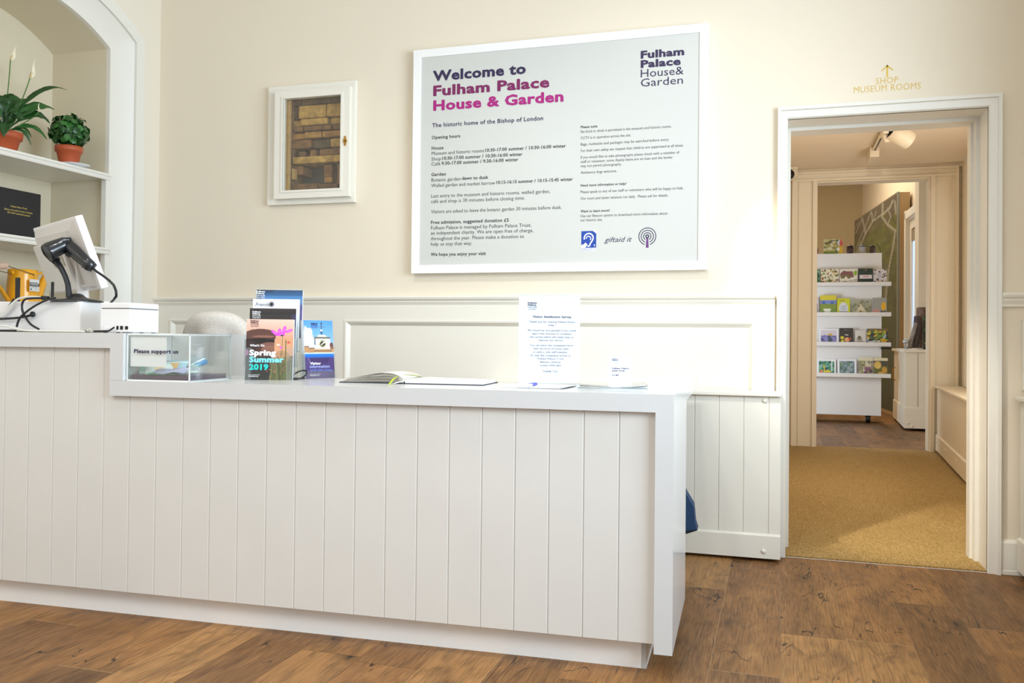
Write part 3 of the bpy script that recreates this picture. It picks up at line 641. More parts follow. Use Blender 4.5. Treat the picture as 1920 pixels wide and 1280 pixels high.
flat(b, [(bc.x-pr*.1, bc.z-pr*.1), (bc.x+pr*.1, bc.z-pr*.1), (bc.x+pr*.16, bc.z-pr*1.28), (bc.x-pr*.16, bc.z-pr*1.28)], PY-.001, 1)
b.done('beacon_mark', [navy, M('ink_violet', '6b3a7c', .5)], sg)

# gold wall lettering over the door
wl = thing('wall_lettering', (.465, D-.01, 2.12), 'gold arrow and capital letters on the wall above the door', 'lettering')
gold = M('gold_leaf', 'e0bb45', .4, .1)
lettering('shop_lettering', wl, [('SHOP', 1642.5, 157.5, 1684, 11, -.012, 0), ('MUSEUM ROOMS', 1601, 174.5, 1726.5, 11.5, -.012, 0)], SN, -(D-.0005), SX, [gold])
b = MB(); a = yp(1663.5, 122, D); c = yp(1663.5, 144.5, D); w_ = .0045; L_ = a.z-c.z
for pts in ([(-w_*.7, 0), (w_*.7, 0), (w_*.7, L_), (-w_*.7, L_)], [(0, L_), (.026, L_-.024), (.0235, L_-.027), (0, L_-.007)], [(0, L_), (-.026, L_-.024), (-.0235, L_-.027), (0, L_-.007)]):
    b.poly([(c.x+p_[0], D-.0013, c.z+p_[1]) for p_ in pts])
b.done('arrow', gold, wl)

# ================================================================== ON THE COUNTER
TOP = ST; UPT = UT
def upright(bl, br, top_px, lean=.12, zb=TOP):
    # frame of a leaning sheet standing on its lower edge: pixel of bottom-left, bottom-right and a top-left pixel
    A = zp(*bl, zb); B = zp(*br, zb); ex = (B-A); w = ex.length; ex.normalize(); n0 = Vector((ex.y, -ex.x, 0))
    ez = (Z*math.cos(lean)-n0*math.sin(lean)); n = ex.cross(ez); n = n if n.dot(EYE-A) > 0 else -n
    T_ = hit(*top_px, n, n.dot(A)); h = (T_-A).dot(ez)
    return Fr(A, ex, -n, ez), w, h, n, ex, A
def sheet(name, fr, w, h, img, th, label, cat, group=None, parent=None, edge=None, y0=0, x0=0, z0=0):
    b = MB(); f2 = Fr(fr((x0, y0, z0)), fr((1, 0, 0))-fr((0, 0, 0)), fr((0, 1, 0))-fr((0, 0, 0)), fr((0, 0, 1))-fr((0, 0, 0)))
    b.box(0, w, .0003, th, 0, h, 0, f2); b.pic(img.a, f2, w, h, 0, 1)
    return b.done(name, [edge or paper, ink], parent, label=label, cat=cat, group=group)
whiteink = M('ink_white')
# tiered leaflet holder with four stacks of brochures
frA, wA, hA, nA, exA, A0 = upright((459, 712), (548, 712.5), (467, 598), .10)
lh = thing('leaflet_holder', A0+exA*wA/2, 'clear tiered acrylic leaflet holder filled with four brochures', 'leaflet holder')
tiers = [(.0, .0, hA), (.045, .055, .21), (.085, .115, .21), (.125, .17, .21)]
b = MB(); pad = .006
for k, (dy, dz, _) in enumerate(tiers):
    b.box(-pad, wA+pad, dy+.026, dy+.0285, dz, dz+.20, 0, frA)                 # back sheet of a pocket
    b.box(-pad, wA+pad, dy-.004, dy+.0285, dz-.003, dz-.0005, 0, frA)            # floor of the pocket
    for x0 in (-pad, wA+pad-.0025): b.box(x0, x0+.0025, dy-.004, dy+.0285, dz-.003, dz+.15, 0, frA)
    for (x0, x1) in ((-pad, .022), (wA-.022, wA+pad)): b.box(x0, x1, dy-.006, dy-.004, dz-.003, dz+.118 if k == 0 else dz+.05, 0, frA)
for x0 in (.03, wA-.04): b.box(x0, x0+.006, -.006, .16, -.003, .0, 0, frA)
b.done('pockets', acryl, lh)
for x0 in (-pad, wA+pad-.002): b = MB(); b.prism([(.029, 0), (.155, .0), (.155, .17), (.15, .17)], x0, x0+.002, 'x', 0, frA); b.done('side_panel', acryl, lh)
def cover_whats_on():
    p = Pic(100, 150, 'd9a896'); p.grad(0, .3, 'e8c3b2', 'd8997f').grad(.3, 1, '3a2f2e', '30312c')
    p.rect(.62, .3, 1, .62, 'd39a76'); p.grad(.55, 1, '51463a', '33332d') if False else None
    p.tri([(0, .27), (.28, .155), (.62, .25), (.62, .62), (0, .62)], '4a2e28'); p.ell(.3, .25, .34, .09, '5c3a31'); p.ell(.36, .285, .24, .018, '9a6a58', .7)
    p.ell(.32, .36, .34, .045, '1f1614'); p.ell(.5, .43, .2, .05, '7d5346'); p.ell(.52, .5, .2, .06, '8d5f4d', .8); p.ell(.1, .45, .14, .1, '362321')
    p.rect(.6, .32, 1, .66, 'cf9873'); p.tri([(.6, .66), (1, .6), (1, 1), (.5, 1)], '5b5a3c'); p.ell(.75, .62, .2, .1, 'a08058', .7); p.ell(.7, .75, .2, .1, '6a5f42', .6)
    rg = random.Random(3)
    for _ in range(26): x = rg.uniform(.55, .98); p.line(x, rg.uniform(.6, .8), x+rg.uniform(-.06, .06), 1, .005, rg.choice(['6f7a45', '4c5733', '8a8a55', '3f4a30']), .8)
    p.speck(['b5564c', 'd08070', 'b3486a'], 26, .008, .02, (.45, .5, 1, .95), .55, 5)
    for (cx, cy, rx, ry, ro) in ((.6, .225, .09, .028, .5), (.7, .20, .04, .05, .1), (.8, .17, .035, .065, .35), (.9, .19, .08, .022, -.3), (.74, .245, .08, .03, .0)): p.ell(cx, cy, rx, ry, 'd246d2', 1, ro); p.ell(cx, cy, rx*.5, ry*.5, 'e57be6', .7, ro)
    p.ell(.755, .265, .035, .014, '2c3020'); p.line(.76, .27, .77, .6, .005, '5b6a3a'); p.ell(.74, .465, .035, .02, 'cf63bd'); p.line(.74, .48, .75, .8, .004, '4f5c36'); p.line(.84, .34, .84, .7, .006, '57633a'); p.ell(.9, .38, .04, .02, 'cf5a4a')
    p.ell(.0, .55, .06, .05, 'b878a8', .7); p.ell(.68, .42, .03, .012, 'f2e7d8'); return p
br1 = sheet('brochure', frA, wA, hA, cover_whats_on(), .018, "What's On brochure with a pink flower on its cover, in the tiered holder's front pocket", 'brochure', 'brochures in the tiered holder')
def pt(n_, d_, P_): return n_, d_
dA = nA.dot(A0)
logo(br1, 470, 599.5, 15.5, 13, nA, dA, exA, M('ink_maroon', '5a2430', .5), 'logo_lettering')
lettering('title_lettering', br1, [("What's On", 468.5, 649.3, 496, 4.2, .03, 0), ('Spring', 467.2, 666.3, 517.5, 11.3, .05, 0), ('Summer', 467, 679.3, 532, 11.5, .05, 1), ('2019', 466.5, 693.3, 503, 11.5, .05, 2)], nA, dA, exA, [whiteink, M('ink_aqua', '7fdcec', .5), M('ink_teal', '1fc8c0', .5)])
lettering('small_lettering', br1, [('Museum, garden and cafe open daily', 465.5, 703, 487, 1.6, .01, 0), ('fulhampalace.org', 465.3, 706, 484, 2.4, .02, 0)], nA, dA, exA, [whiteink])
p2 = Pic(60, 90, '2f2a28'); p2.grad(0, .1, '3a302e', '231f1e').rect(.9, .1, 1, 1, '3a3350')
f2h = tiers[1][2]
br2 = sheet('brochure', frA, wA, (frA.m.inverted() @ hit(471, 577.5, nA, dA-.045)).z-.055, p2, .016, 'black covered brochure in the second pocket of the tiered holder', 'brochure', 'brochures in the tiered holder', y0=.045, z0=.055)
logo(br2, 473.5, 582.5, 15.5, 14, nA, dA-.045, exA, whiteink, 'logo_lettering')
p3 = Pic(60, 90, 'e9ebf4')
br3 = sheet('brochure', frA, wA+.002, (frA.m.inverted() @ hit(472, 560, nA, dA-.085)).z-.115, p3, .016, 'white friends brochure with handwritten lettering in the third pocket of the tiered holder', 'brochure', 'brochures in the tiered holder', y0=.085, z0=.115, x0=.002)
lettering('title_lettering', br3, [('Friends', 479, 573.5, 505, 6.5, 0, 0, .3)], nA, dA-.085, exA, [M('ink_black', '1c1c20', .5)])
b = MB()
frT = Fr(hit(509, 576, nA, dA-.0842), exA, -nA, frA((0, 0, 1))-frA((0, 0, 0)))
for k in range(7): a = k*PI/7; b.prism([(-.011*math.cos(a)-.0008*math.sin(a), .012+.011*math.sin(a)-.0008*math.cos(a)), (.011*math.cos(a)-.0008*math.sin(a), .012-.011*math.sin(a)-.0008*math.cos(a)), (.011*math.cos(a)+.0008*math.sin(a), .012-.011*math.sin(a)+.0008*math.cos(a)), (-.011*math.cos(a)+.0008*math.sin(a), .012+.011*math.sin(a)+.0008*math.cos(a))], -.0006-.0001*k, -.0001*k, 'y', 0, frT)
b.done('emblem', M('ink_black'), br3)
p4 = Pic(60, 90, '2c4f7d'); p4.grad(0, .12, '14253f', '33628f').grad(.12, .6, '3d74a8', '8fb3da'); p4.rect(0, 0, .12, .2, '101c30', .6); p4.ell(.7, .04, .35, .05, '2f5580', .6); p4.rect(.93, .3, 1, 1, '6a5a9a')
br4 = sheet('brochure', frA, wA+.004, (frA.m.inverted() @ hit(476, 543, nA, dA-.125)).z-.17, p4, .016, 'dark blue brochure in the back pocket of the tiered holder', 'brochure', 'brochures in the tiered holder', y0=.125, z0=.17, x0=.006)
logo(br4, 480.5, 544.5, 16.5, 14, nA, dA-.125, exA, whiteink, 'logo_lettering')
# single leaflet holder with site map leaflets
frB, wB, hB, nB, exB, B0 = upright((573.5, 710), (628, 708), (577.5, 600), .09)
l2 = thing('leaflet_holder', B0+exB*wB/2, 'clear single pocket leaflet holder right of the tiered one', 'leaflet holder')
b = MB(); b.box(-.005, wB+.005, .026, .0285, -.002, hB*.8, 0, frB); b.box(-.005, wB+.005, -.004, .05, -.004, -.001, 0, frB)
for x0 in (-.005, wB+.0025): b.box(x0, x0+.0025, -.004, .0285, -.002, hB*.42, 0, frB)
b.prism([(.029, 0), (.07, 0), (.029, .1)], wB*.5-.002, wB*.5+.002, 'x', 0, frB)
b.box(-.005, wB+.005, -.0065, -.004, -.002, .03, 0, frB); b.done('pocket', acryl, l2)
pv = Pic(70, 140, '5b9be0'); pv.grad(0, .48, '4f94e2', '8cbcf0'); pv.speck(['e6eef8', 'f4f6fa', 'd6e4f4'], 40, .06, .14, (0, .2, .25, .45), .8, 2)
pv.rect(.36, .3, .9, .5, 'c9ccd6'); pv.rect(.4, .33, .86, .5, 'dfe1ea'); pv.tri([(.42, .305), (.48, .25), (.72, .25), (.84, .305)], 'd6cfc8'); pv.rect(.34, .285, .9, .312, '6f6a58'); pv.rect(.34, .31, .37, .42, '3a3634'); pv.rect(.76, .34, .8, .5, 'f2f3f6'); pv.rect(.41, .34, .44, .5, 'f2f3f6')
pv.ell(.62, .405, .15, .072, 'ece7da'); pv.ell(.62, .405, .13, .062, '23231f')
for k in range(12): a = k*PI/6; pv.line(.62+.1*math.cos(a), .405+.048*math.sin(a), .62+.125*math.cos(a), .405+.06*math.sin(a), .011, 'efe2b0')
pv.line(.62, .405, .69, .375, .011, 'f5f0e0'); pv.line(.62, .405, .58, .42, .01, 'f5f0e0')
pv.line(.6, .04, .6, .24, .01, '3b4250'); pv.line(.47, .11, .73, .11, .006, '5a6578'); pv.ell(.61, .05, .025, .02, '2c323e'); pv.ell(.6, .17, .04, .014, 'f0f2f6'); pv.ell(.6, .215, .045, .01, '23262e')
pv.rect(0, .45, .14, .56, 'b98a5e'); pv.rect(.0, .445, .16, .46, '6b4a34'); pv.rect(.14, .475, .34, .56, 'b5855a'); pv.rect(.14, .47, .33, .484, '5e4230'); pv.rect(.3, .495, 1, .56, 'c39a6c'); pv.rect(.3, .525, .95, .538, '5b4030'); pv.ell(.93, .43, .06, .05, '6b3f3a'); pv.rect(.88, .45, 1, .5, '8a5f45')
pv.rect(0, .558, 1, .582, 'b9d3f2'); pv.rect(0, .58, 1, .64, '1f6fd0'); pv.rect(0, .63, 1, .65, '2a4f9a'); pv.rect(0, .648, 1, 1, '4c3a70'); pv.tri([(.12, .65), (.84, .65), (.76, .76), (.18, .76)], '3c2c5e'); pv.line(.12, .65, .18, .74, .006, '8f86b8')
le = sheet('leaflet', frB, wB, hB, pv, .02, 'visitor information leaflet with a clock tower photograph in the single holder', 'leaflet')
dB = nB.dot(B0)
logo(le, 583, 604.5, 12.5, 10.5, nB, dB, exB, M('ink_navy'), 'logo_lettering')
lettering('title_lettering', le, [('Visitor', 581.2, 683.6, 601.5, 5, .03, 0), ('information', 581, 689.6, 618, 5, .015, 1), ('and site map', 581, 695.9, 622, 5, 0, 2)], nB, dB, exB, [whiteink, M('ink_pale_violet', 'a9b8f0', .5), M('ink_mid_blue', '5c86dc', .5)])
lettering('small_lettering', le, [('Open daily free entry', 581, 702.2, 601, 1.5, .01, 0), ('fulhampalace.org', 580.8, 704.6, 598, 2, .02, 0)], nB, dB, exB, [whiteink])
# black elastic loop between the holders
b = MB(); c0 = zp(557, 711, TOP+.002)
b.tube([c0+exA*(.022*math.cos(t))+Z*(.004+.012+.0155*math.sin(t)+.0)+E2*(.03*math.sin(t)+.02) for t in [2*PI*k/28 for k in range(29)]], .0028, 8)
b.tube([c0+exA*(.022*math.cos(t))+Z*.003+E2*(.012*math.sin(t)+.01) for t in [2*PI*k/28 for k in range(29)]], .0028, 8)
b.done('cable_loop', black_p, label='small black coiled loop lying between the two leaflet holders', cat='loop')
# donation box
FL = ce(EP+.003, 2.622, TOP); FR_ = cp(355.5, 714.6, 2.627); FR_.z = TOP
exD = (FR_-FL); wD = exD.length; exD.normalize(); eyD = Vector((-exD.y, exD.x, 0)); 
frD = Fr(FL, exD, eyD, Z)
dD = .385; hD = (hit(355.5, 627, eyD, eyD.dot(FR_))-FR_).z; dD = .33
for _ in range(40):                       # depth so that the far right edge falls on its pixel
    P_ = frD((wD, dD, 0)); v = P_-EYE; pxx = 960+F*v.dot(RT)/v.dot(fw); dD += (433-pxx)*.0015
dn = thing('donation_box', frD((wD/2, dD/2, 0)), 'clear acrylic donation box with a purple base full of banknotes', 'donation box')
tk = .005; b = MB()
b.box(0, wD, 0, tk, 0, hD, 0, frD); b.box(0, wD, dD-tk, dD, 0, hD, 0, frD); b.box(0, tk, tk, dD-tk, 0, hD, 0, frD); b.box(wD-tk, wD, tk, dD-tk, 0, hD, 0, frD)
b.box(tk, wD-tk, tk, dD-tk, hD-tk, hD, 0, frD); b.done('case', acryl, dn)
edm = M('acrylic_edge', 'eef3f2', .2)
b = MB()
for x0 in (0, wD-.004): 
    for y0 in (0, dD-.004): b.box(x0, x0+.004, y0, y0+.004, 0, hD, 0, Fr(frD((0, -.0005, 0)), exD, eyD, Z))
for y0 in (-.0005, dD-.004): b.box(0, wD, y0, y0+.004, hD-.004, hD+.0005, 0, frD)
for x0 in (0, wD-.004): b.box(x0, x0+.004, 0, dD, hD-.004, hD+.0005, 0, frD)
for x0 in (0, wD-.003): b.box(x0, x0+.003, 0, dD, 0, .004, 0, frD)
b.box(0, wD, -.0005, .003, 0, .004, 0, frD)
b.done('case_edges', edm, dn, label='bright polished edges of the clear case')
b = MB(); b.box(.012, wD-.012, .012, dD-.012, .0035, .021, 0, frD, bev=.002); b.done('base', M('purple_base', '43213f', .35), dn)
pr_ = (frD.m.inverted() @ hit(312, 650, eyD, eyD.dot(frD((0, .0105, 0))))).x
b = MB(); b.box(.008, pr_, .0105, .0118, .05, hD-.009, 0, frD); b.done('paper_insert', M('bluish_paper', 'ffffff', .6), dn)
lettering('sign_lettering', dn, [('Please support us', 251.5, 661.6, 334.5, 7.6, .03, 0)], -eyD, -eyD.dot(FL), exD, [navy])
# what lies inside the donation box: banknotes, each its own thing
def note(name, label, cx, cy, z, L_, W_, rot, tilt, cols, curl=.0, group='banknotes in the donation box', roll=0, rise=0):
    b = MB(); n_ = 10; rows = []
    if rise: e0 = (exD*math.cos(rot)+eyD*math.sin(rot)); fr = Fr(frD((cx, cy, z)), e0*math.cos(rise)+Z*math.sin(rise), eyD*math.cos(rot)-exD*math.sin(rot), Z*math.cos(rise)-e0*math.sin(rise))
    else: fr = Fr(frD((cx, cy, z)), exD*math.cos(rot)+eyD*math.sin(rot), (eyD*math.cos(rot)-exD*math.sin(rot))*math.cos(tilt)+Z*math.sin(tilt), None or (Z*math.cos(tilt)-(eyD*math.cos(rot)-exD*math.sin(rot))*math.sin(tilt)))
    for i in range(n_+1):
        t = i/n_-.5
        if roll:
            a = t*2*PI*roll; r_ = W_/(2*PI*roll); rows.append([(-L_/2, r_*math.sin(a), r_-r_*math.cos(a)), (-L_/6, r_*math.sin(a), r_-r_*math.cos(a)), (L_/6, r_*math.sin(a), r_-r_*math.cos(a)), (L_/2, r_*math.sin(a), r_-r_*math.cos(a))])
        else: rows.append([(x, t*W_, curl*math.cos(t*PI)*1.0+curl*.6*math.sin(x*40)) for x in (-L_/2, -L_/6, L_/6, L_/2)])
    n4 = 4; vs = [p for r in rows for p in r]
    for i in range(n_):
        for j in range(3): b._add([rows[i][j], rows[i][j+1], rows[i+1][j+1], rows[i+1][j]], [(0, 1, 2, 3)], (1 if (j == 1 and 2 < i < 8) else (2 if i in (1, 8) else 0)), fr, True)
    ob = b.done(name, cols, label=label, cat='banknote', group=group, weld=True)
    md = ob.modifiers.new('thickness', 'SOLIDIFY'); md.thickness = .0012; md.offset = 1; return ob
teal = M('note_teal', '9fd3c4', .6); tealD = M('note_teal_dark', '2fae8a', .6); ora = M('note_orange', 'e3b86b', .6); oraD = M('note_amber', 'e9cf9a', .6); bl = M('note_blue', '3b8fc2', .6); lil = M('note_lilac', 'b9bfe0', .6); lilD = M('note_violet', '8f97c6', .6); pale = M('note_pale', 'dbe6e2', .6)
zb_ = .0225
note('banknote', 'teal banknote leaning at the left inside the donation box', .05, .075, zb_+.018, .085, .048, .5, .85, [teal, tealD, pale], .004)
note('banknote', 'amber banknote propped upright in the middle of the donation box', .13, .085, zb_+.024, .10, .06, .12, .9, [M('note_sky', '9cc6d4', .6), ora, pale], .003)
note('banknote', 'pale green banknote between the teal and amber notes', .09, .06, zb_+.02, .09, .06, .6, .7, [pale, oraD, teal], .004)
note('banknote', 'lilac folded banknote lying at the front of the donation box', .165, .045, zb_+.012, .14, .07, -.12, .18, [lil, lilD, lil], .008)
note('banknote', 'green banknote lying under the lilac one', .13, .04, zb_+.002, .12, .06, .05, .08, [M('note_green', '3f7a52', .6), M('note_red', 'c46a5a', .6), M('note_green')], .003)
note('banknote', 'blue note rolled up at the right end of the donation box', .185, .15, zb_+.022, .075, .075, .35, .0, [bl, M('note_cyan', '57b6c8', .6), pale], group='banknotes in the donation box', roll=1.02, rise=.45)
note('banknote', 'grey folded banknote behind the rolled blue note', .165, .11, zb_+.016, .08, .05, .5, .7, [M('note_grey', 'a9b3ab', .6), M('note_greyD', '6f7c77', .6), pale], .006)
# visitors' book lying open
BL = zp(631, 717.5, TOP); BM_ = zp(757, 719.5, TOP); BR = zp(902, 723.5, TOP)
frK = Fr(BM_, ((BR-BL).normalized()), Vector((-(BR-BL).normalized().y, (BR-BL).normalized().x, 0)), Z)
wl_ = (BM_-BL).length; wr_ = (BR-BM_).length; dp = .215
bk = thing('visitors_book', frK((0, dp/2, 0)), 'open visitors book with thick fanned pages and a dark cover', 'book')
b = MB(); b.box(-wl_, -.004, 0, dp, .0, .003, 0, frK); b.box(.004, wr_, 0, dp, 0, .003, 0, frK); b.box(-.006, .006, 0, dp, 0, .0025, 0, frK); b.done('cover', M('navy_cloth', '1d2230', .6), bk)
b = MB(); ns = 11
for k in range(ns):
    t = k/(ns-1); rows = [[], []]; x0 = -.003
    for i in range(15):
        u = i/14; x = -.003-(wl_-.012-.02*t)*u; bump_ = math.sin(min(1, u*1.35)*PI*.5)
        z = .0035+.0015*k+(.002+.021*t)*math.sin(PI*min(1, (1-(1-u)**1.5)))**.8*(1-.45*u)
        for j, y in enumerate((.004, dp-.004)): rows[j].append((x, y, z))
    b.strip(rows, 0 if k % 3 else 1, frK)
bb = b.done('left_pages', [M('book_page', 'e9e3d6', .7), M('book_page_grey', 'bdb6a8', .7)], bk); md = bb.modifiers.new('t', 'SOLIDIFY'); md.thickness = .0007
b = MB(); P_ = [(.003, .003), (.003, .014), (.03, .0165), (.08, .0145), (wr_-.03, .0125), (wr_-.006, .0120), (wr_-.004, .003)]
b.prism(P_, .004, dp-.004, 'y', 0, frK); b.done('right_pages', M('book_page_white', 'f2f1ee', .7), bk)
b = MB(); rows = [[], []]
for i in range(14):
    u = i/13; x = .0-.035*u if u < .5 else -.0175+.0*(u-.5); x = -.03*math.sin(u*PI*.5)
    y = dp-.03-.25*u; z = .0175+.012*math.sin(PI*min(1, u*1.15)) if u < .85 else max(.0012, .0175-(u-.85)*.12); 
    rows[0].append((x-.004, y, z)); rows[1].append((x+.004, y, z))
b.strip(rows, 0, frK); bb = b.done('ribbon', M('lime_ribbon', 'b5c83a', .5), bk, label='lime green ribbon bookmark'); md = bb.modifiers.new('t', 'SOLIDIFY'); md.thickness = .0006
b = MB(); b.box(-.075, -.03, -.02, .03, .0148, .0155, 0, Fr(frK((0, 0, 0)), frK((.8, .6, 0))-frK((0, 0, 0)), frK((-.6, .8, 0))-frK((0, 0, 0)), Z)) if False else None
rows = [[], []]
for i in range(8):
    u = i/7; rows[0].append((.012-.052*u, .03-.05*u, .0165-.0148*u)); rows[1].append((.026-.052*u, .022-.05*u, .0165-.0148*u))
b.strip(rows, 0, frK); bb = b.done('bookmark', paper, bk, label='white paper bookmark hanging over the spine'); md = bb.modifiers.new('t', 'SOLIDIFY'); md.thickness = .0006
# survey forms with pen
f0, f1, f2 = zp(928, 726, TOP), zp(1051, 729.5, TOP), zp(1083, 721.5, TOP)
exS = (f1-f0); wS = exS.length; exS.normalize(); eyS = Vector((-exS.y, exS.x, 0)); frS = Fr(f0, exS, eyS, Z)
rg = random.Random(2)
for k in range(4):
    a = (.02, -.015, .03, 0)[k]
    fr = Fr(frS((.004*k, .002*k, .0004+.0011*k)), exS*math.cos(a)+eyS*math.sin(a), eyS*math.cos(a)-exS*math.sin(a), Z)
    b = MB(); b.box(0, wS-.006, 0, .205, 0, .0009, 0, fr)
    b.done('survey_form', paper, label='white survey form at the %s of the pile in front of the survey notice' % ('very bottom', 'lower middle', 'upper middle', 'very top')[k], cat='form', group='survey forms on the counter')
pz = TOP+.0095
q0, q1, q2 = zp(974, 725, pz), zp(997, 721.3, pz), zp(1006, 719.8, pz)
pn = thing('pen', q1-Z*.0045, 'white ballpoint pen with a blue end lying on the survey forms', 'pen')
b = MB(); b.tube([q0, q0+(q1-q0)*.12, q1], [.0012, .0042, .0042], 10); b.done('barrel', M('pen_white', 'e6e8ee', .3), pn)
b = MB(); b.tube([q1, q2], [.0045, .0042], 10); b.tube([q1+Z*.006+(q1-q2)*.6, q2+Z*.005], .001, 6); b.done('cap', M('pen_blue', '2a35c8', .3), pn)
# survey notice in an L-shaped acrylic stand
frV, wV, hV, nV, exV, V0 = upright((972, 720), (1087, 721), (977, 552.5), .05)
sv = thing('survey_notice', V0+exV*wV/2, 'white survey notice standing in a tall clear acrylic holder', 'notice')
b = MB(); b.box(0, wV, .0025, .0035, .004, hV-.003, 0, frV); b.done('paper', M('notice_paper', 'f0f3fb', .6), sv)
b = MB(); b.box(-.001, wV+.001, 0, .0015, 0, hV, 0, frV); b.box(-.001, wV+.001, .0045, .006, 0, hV, 0, frV); b.prism([(.006, 0), (.085, .0), (.085, .0025), (.006, .003)], -.001, wV+.001, 'x', 0, frV); b.done('stand', acryl, sv)
b = MB(); b.box(-.001, wV+.001, -.0002, .006, hV-.002, hV+.0005, 0, frV); b.done('stand_edge', M('acrylic_edge_grey', 'c9cfd4', .3), sv)
dV = nV.dot(V0)-.0022
logo(sv, 989.8, 565.5, 17, 15, nV, dV, exV, navy)
SVL = [('Visitor Satisfaction Survey', 452, 785, 299, 1), ('Thank you for visiting Fulham Palace', 422, 815, 341, 0), ('today.', 582, 640, 370, 0), ('We would be very grateful if you could', 407, 822, 414, 0), ('take a few minutes to complete', 444, 782, 443, 0), ('this survey which will really help us', 426, 799, 471, 0), ('improve our service.', 501, 717, 499, 0), ('You can leave the completed form', 424, 797, 542, 0), ('with the front of house team', 456, 760, 571, 0), ('or with a caf\u00e9 staff member.', 453, 756, 600, 0), ('Or mail the completed survey to', 429, 778, 629, 0), ('Fulham Palace Trust', 494, 717, 657, 0), ("Bishop's Avenue", 515, 690, 686, 0), ('London SW6 6EA', 509, 694, 715, 0), ('THANK YOU', 536, 668, 767, 0)]
lettering('body_lettering', sv, [(t, 900+x0/4.571, 530+y/4.571, 900+x1/4.571, 4.3 if bo else 3.6, .03 if bo else .012, 0) for t, x0, x1, y, bo in SVL], nV, dV, exV, [M('ink_slate', '4a5070', .5)])
# pile of guide books with price card
g0, g1 = zp(1083, 729.5, TOP), zp(1214, 732, TOP); exG = (g1-g0); wG = exG.length; exG.normalize(); eyG = Vector((-exG.y, exG.x, 0)); frG = Fr(g0, exG, eyG, Z)
zz = .0
for k, (lab, off, rot, th, col) in enumerate((('pale blue guide book at the bottom of the pile under the price card', 0, .0, .0042, 'cfdfe6'), ('guide book with a cream cover in the middle of the pile under the price card', .008, .05, .0045, 'd8d6cf'), ('topmost guide book of the pile under the price card, slightly bowed', -.004, -.03, .0042, 'cdc8c0'))):
    c_, s_ = math.cos(rot), math.sin(rot); fr = Fr(frG((off-.002, .004*k, zz)), exG*c_+eyG*s_, eyG*c_-exG*s_, Z)
    gb = thing('guide_book', fr((wG/2, .11, 0)), lab, 'book', 'guide books under the price card')
    def bow(x): return (.005*(abs(x/wG-.5)*2)**3 if k == 2 else .0015*(abs(x/wG-.5)*2)**3 if k == 1 else 0)
    for nm, z0_, z1_, mt in (('back_cover', 0, .0006, M('cover_%d' % k, col, .4)), ('pages', .0006, th-.0006, M('guide_pages', '8f969c' if k == 2 else 'e4e6e6', .7)), ('front_cover', th-.0006, th, M('cover_%d' % k))):
        b = MB(); xs = [wG*i/12 for i in range(13)]; ins = .0015 if nm == 'pages' else 0
        A = [(x, z0_+bow(x)) for x in xs]; Bq = [(x, z1_+bow(x)) for x in reversed(xs)]
        b.prism(A+Bq, ins, .21-ins, 'y', 0, fr); b.done(nm, mt, gb)
    zz += th+.0004
    if k == 2: zt = fr.m
ztop = TOP+zz+.0
frC, wC, hC, nC, exC, C0 = upright((1141.5, 725), (1184, 725), (1143.5, 667.5), .1, ztop+.0002)
pc = thing('price_card', C0+exC*wC/2, 'small white price card standing on the pile of guide books', 'card')
b = MB(); b.box(0, wC, 0, .0012, 0, hC, 0, frC); b.prism([(.0012, hC*.75), (.045, -.0), (.047, -.0), (.0025, hC*.78)], wC*.3, wC*.7, 'x', 0, frC); b.done('card', M('card_white', 'f6f7fb', .6), pc)
dC = nC.dot(C0)
logo(pc, 1147.7, 671.5, 12, 10, nC, dC, exC, M('ink_slate'))
lettering('price_lettering', pc, [('Fulham Palace', 1147.7, 691.7, 1179, 2.9, .03, 0), ('guide book', 1147.5, 696, 1172, 2.9, .03, 0), ('\u00a33.00', 1147.2, 704.5, 1160, 2.9, .03, 0)], nC, dC, exC, [M('ink_slate')])
# ================================================================== TILL AREA (raised section)
tl = cp(150, 618, 2.79); tE = tl.dot(E1)
t0h = (cp(150, 564.8, 2.79)).z; TD = .16
tb = thing('cash_drawer', ce(tE-.2, 2.79+TD/2, UPT), 'long white cash drawer box on the raised end of the counter', 'cash drawer')
b = MB(); b.box(tE-.5, tE, 2.79, 2.79+.32, UPT+.004, t0h, 0, CF, bev=.004); b.done('body', M('till_white', 'edecec', .35), tb)
for x in (tE-.45, tE-.03):
    for y in (2.82, 3.08): b = MB(); b.lathe([(.012, 0), (.012, .005)], ce(x, y, UPT), 12); b.done('foot', black_p, tb)
b = MB(); h_ = cp(62, 589, 2.788); b.lathe([(.011, 0), (.011, .006), (.007, .009)], (0, 0, 0), 14, 0, Fr(h_, E1, Z, -E2)); b.done('socket', black_p, tb, label='round black cable socket')
# receipt printer
PYP = 2.70
a0, a1 = cp(187.5, 618, PYP), cp(243, 618, PYP); pe0, pe1 = a0.dot(E1), a1.dot(E1); ph = cp(243, 567, PYP).z; pdp = .28
for _ in range(60):
    P_ = ce(pe1, PYP+pdp, UPT); v = P_-EYE; pdp += (297.5-(960+F*v.dot(RT)/v.dot(fw)))*.002
PYP0 = PYP
rp = thing('receipt_printer', ce((pe0+pe1)/2, PYP+pdp/2, UPT), 'small white square receipt printer right of the cash drawer', 'printer')
b = MB(); zs = UPT+.8*(ph-UPT); b.box(pe0, pe1, PYP, PYP+pdp, UPT+.003, zs-.001, 0, CF, bev=.003); b.done('body', M('till_white'), rp)
b = MB(); b.box(pe0, pe1, PYP-.001, PYP+pdp, zs+.0015, ph, 0, CF, bev=.004); b.box(pe0+.004, pe1-.004, PYP+.004, PYP+pdp-.004, zs-.002, zs+.003, 1, CF); b.done('lid', [M('till_white'), M('seam_grey', '55565a', .6)], rp)
pw = pe1-pe0
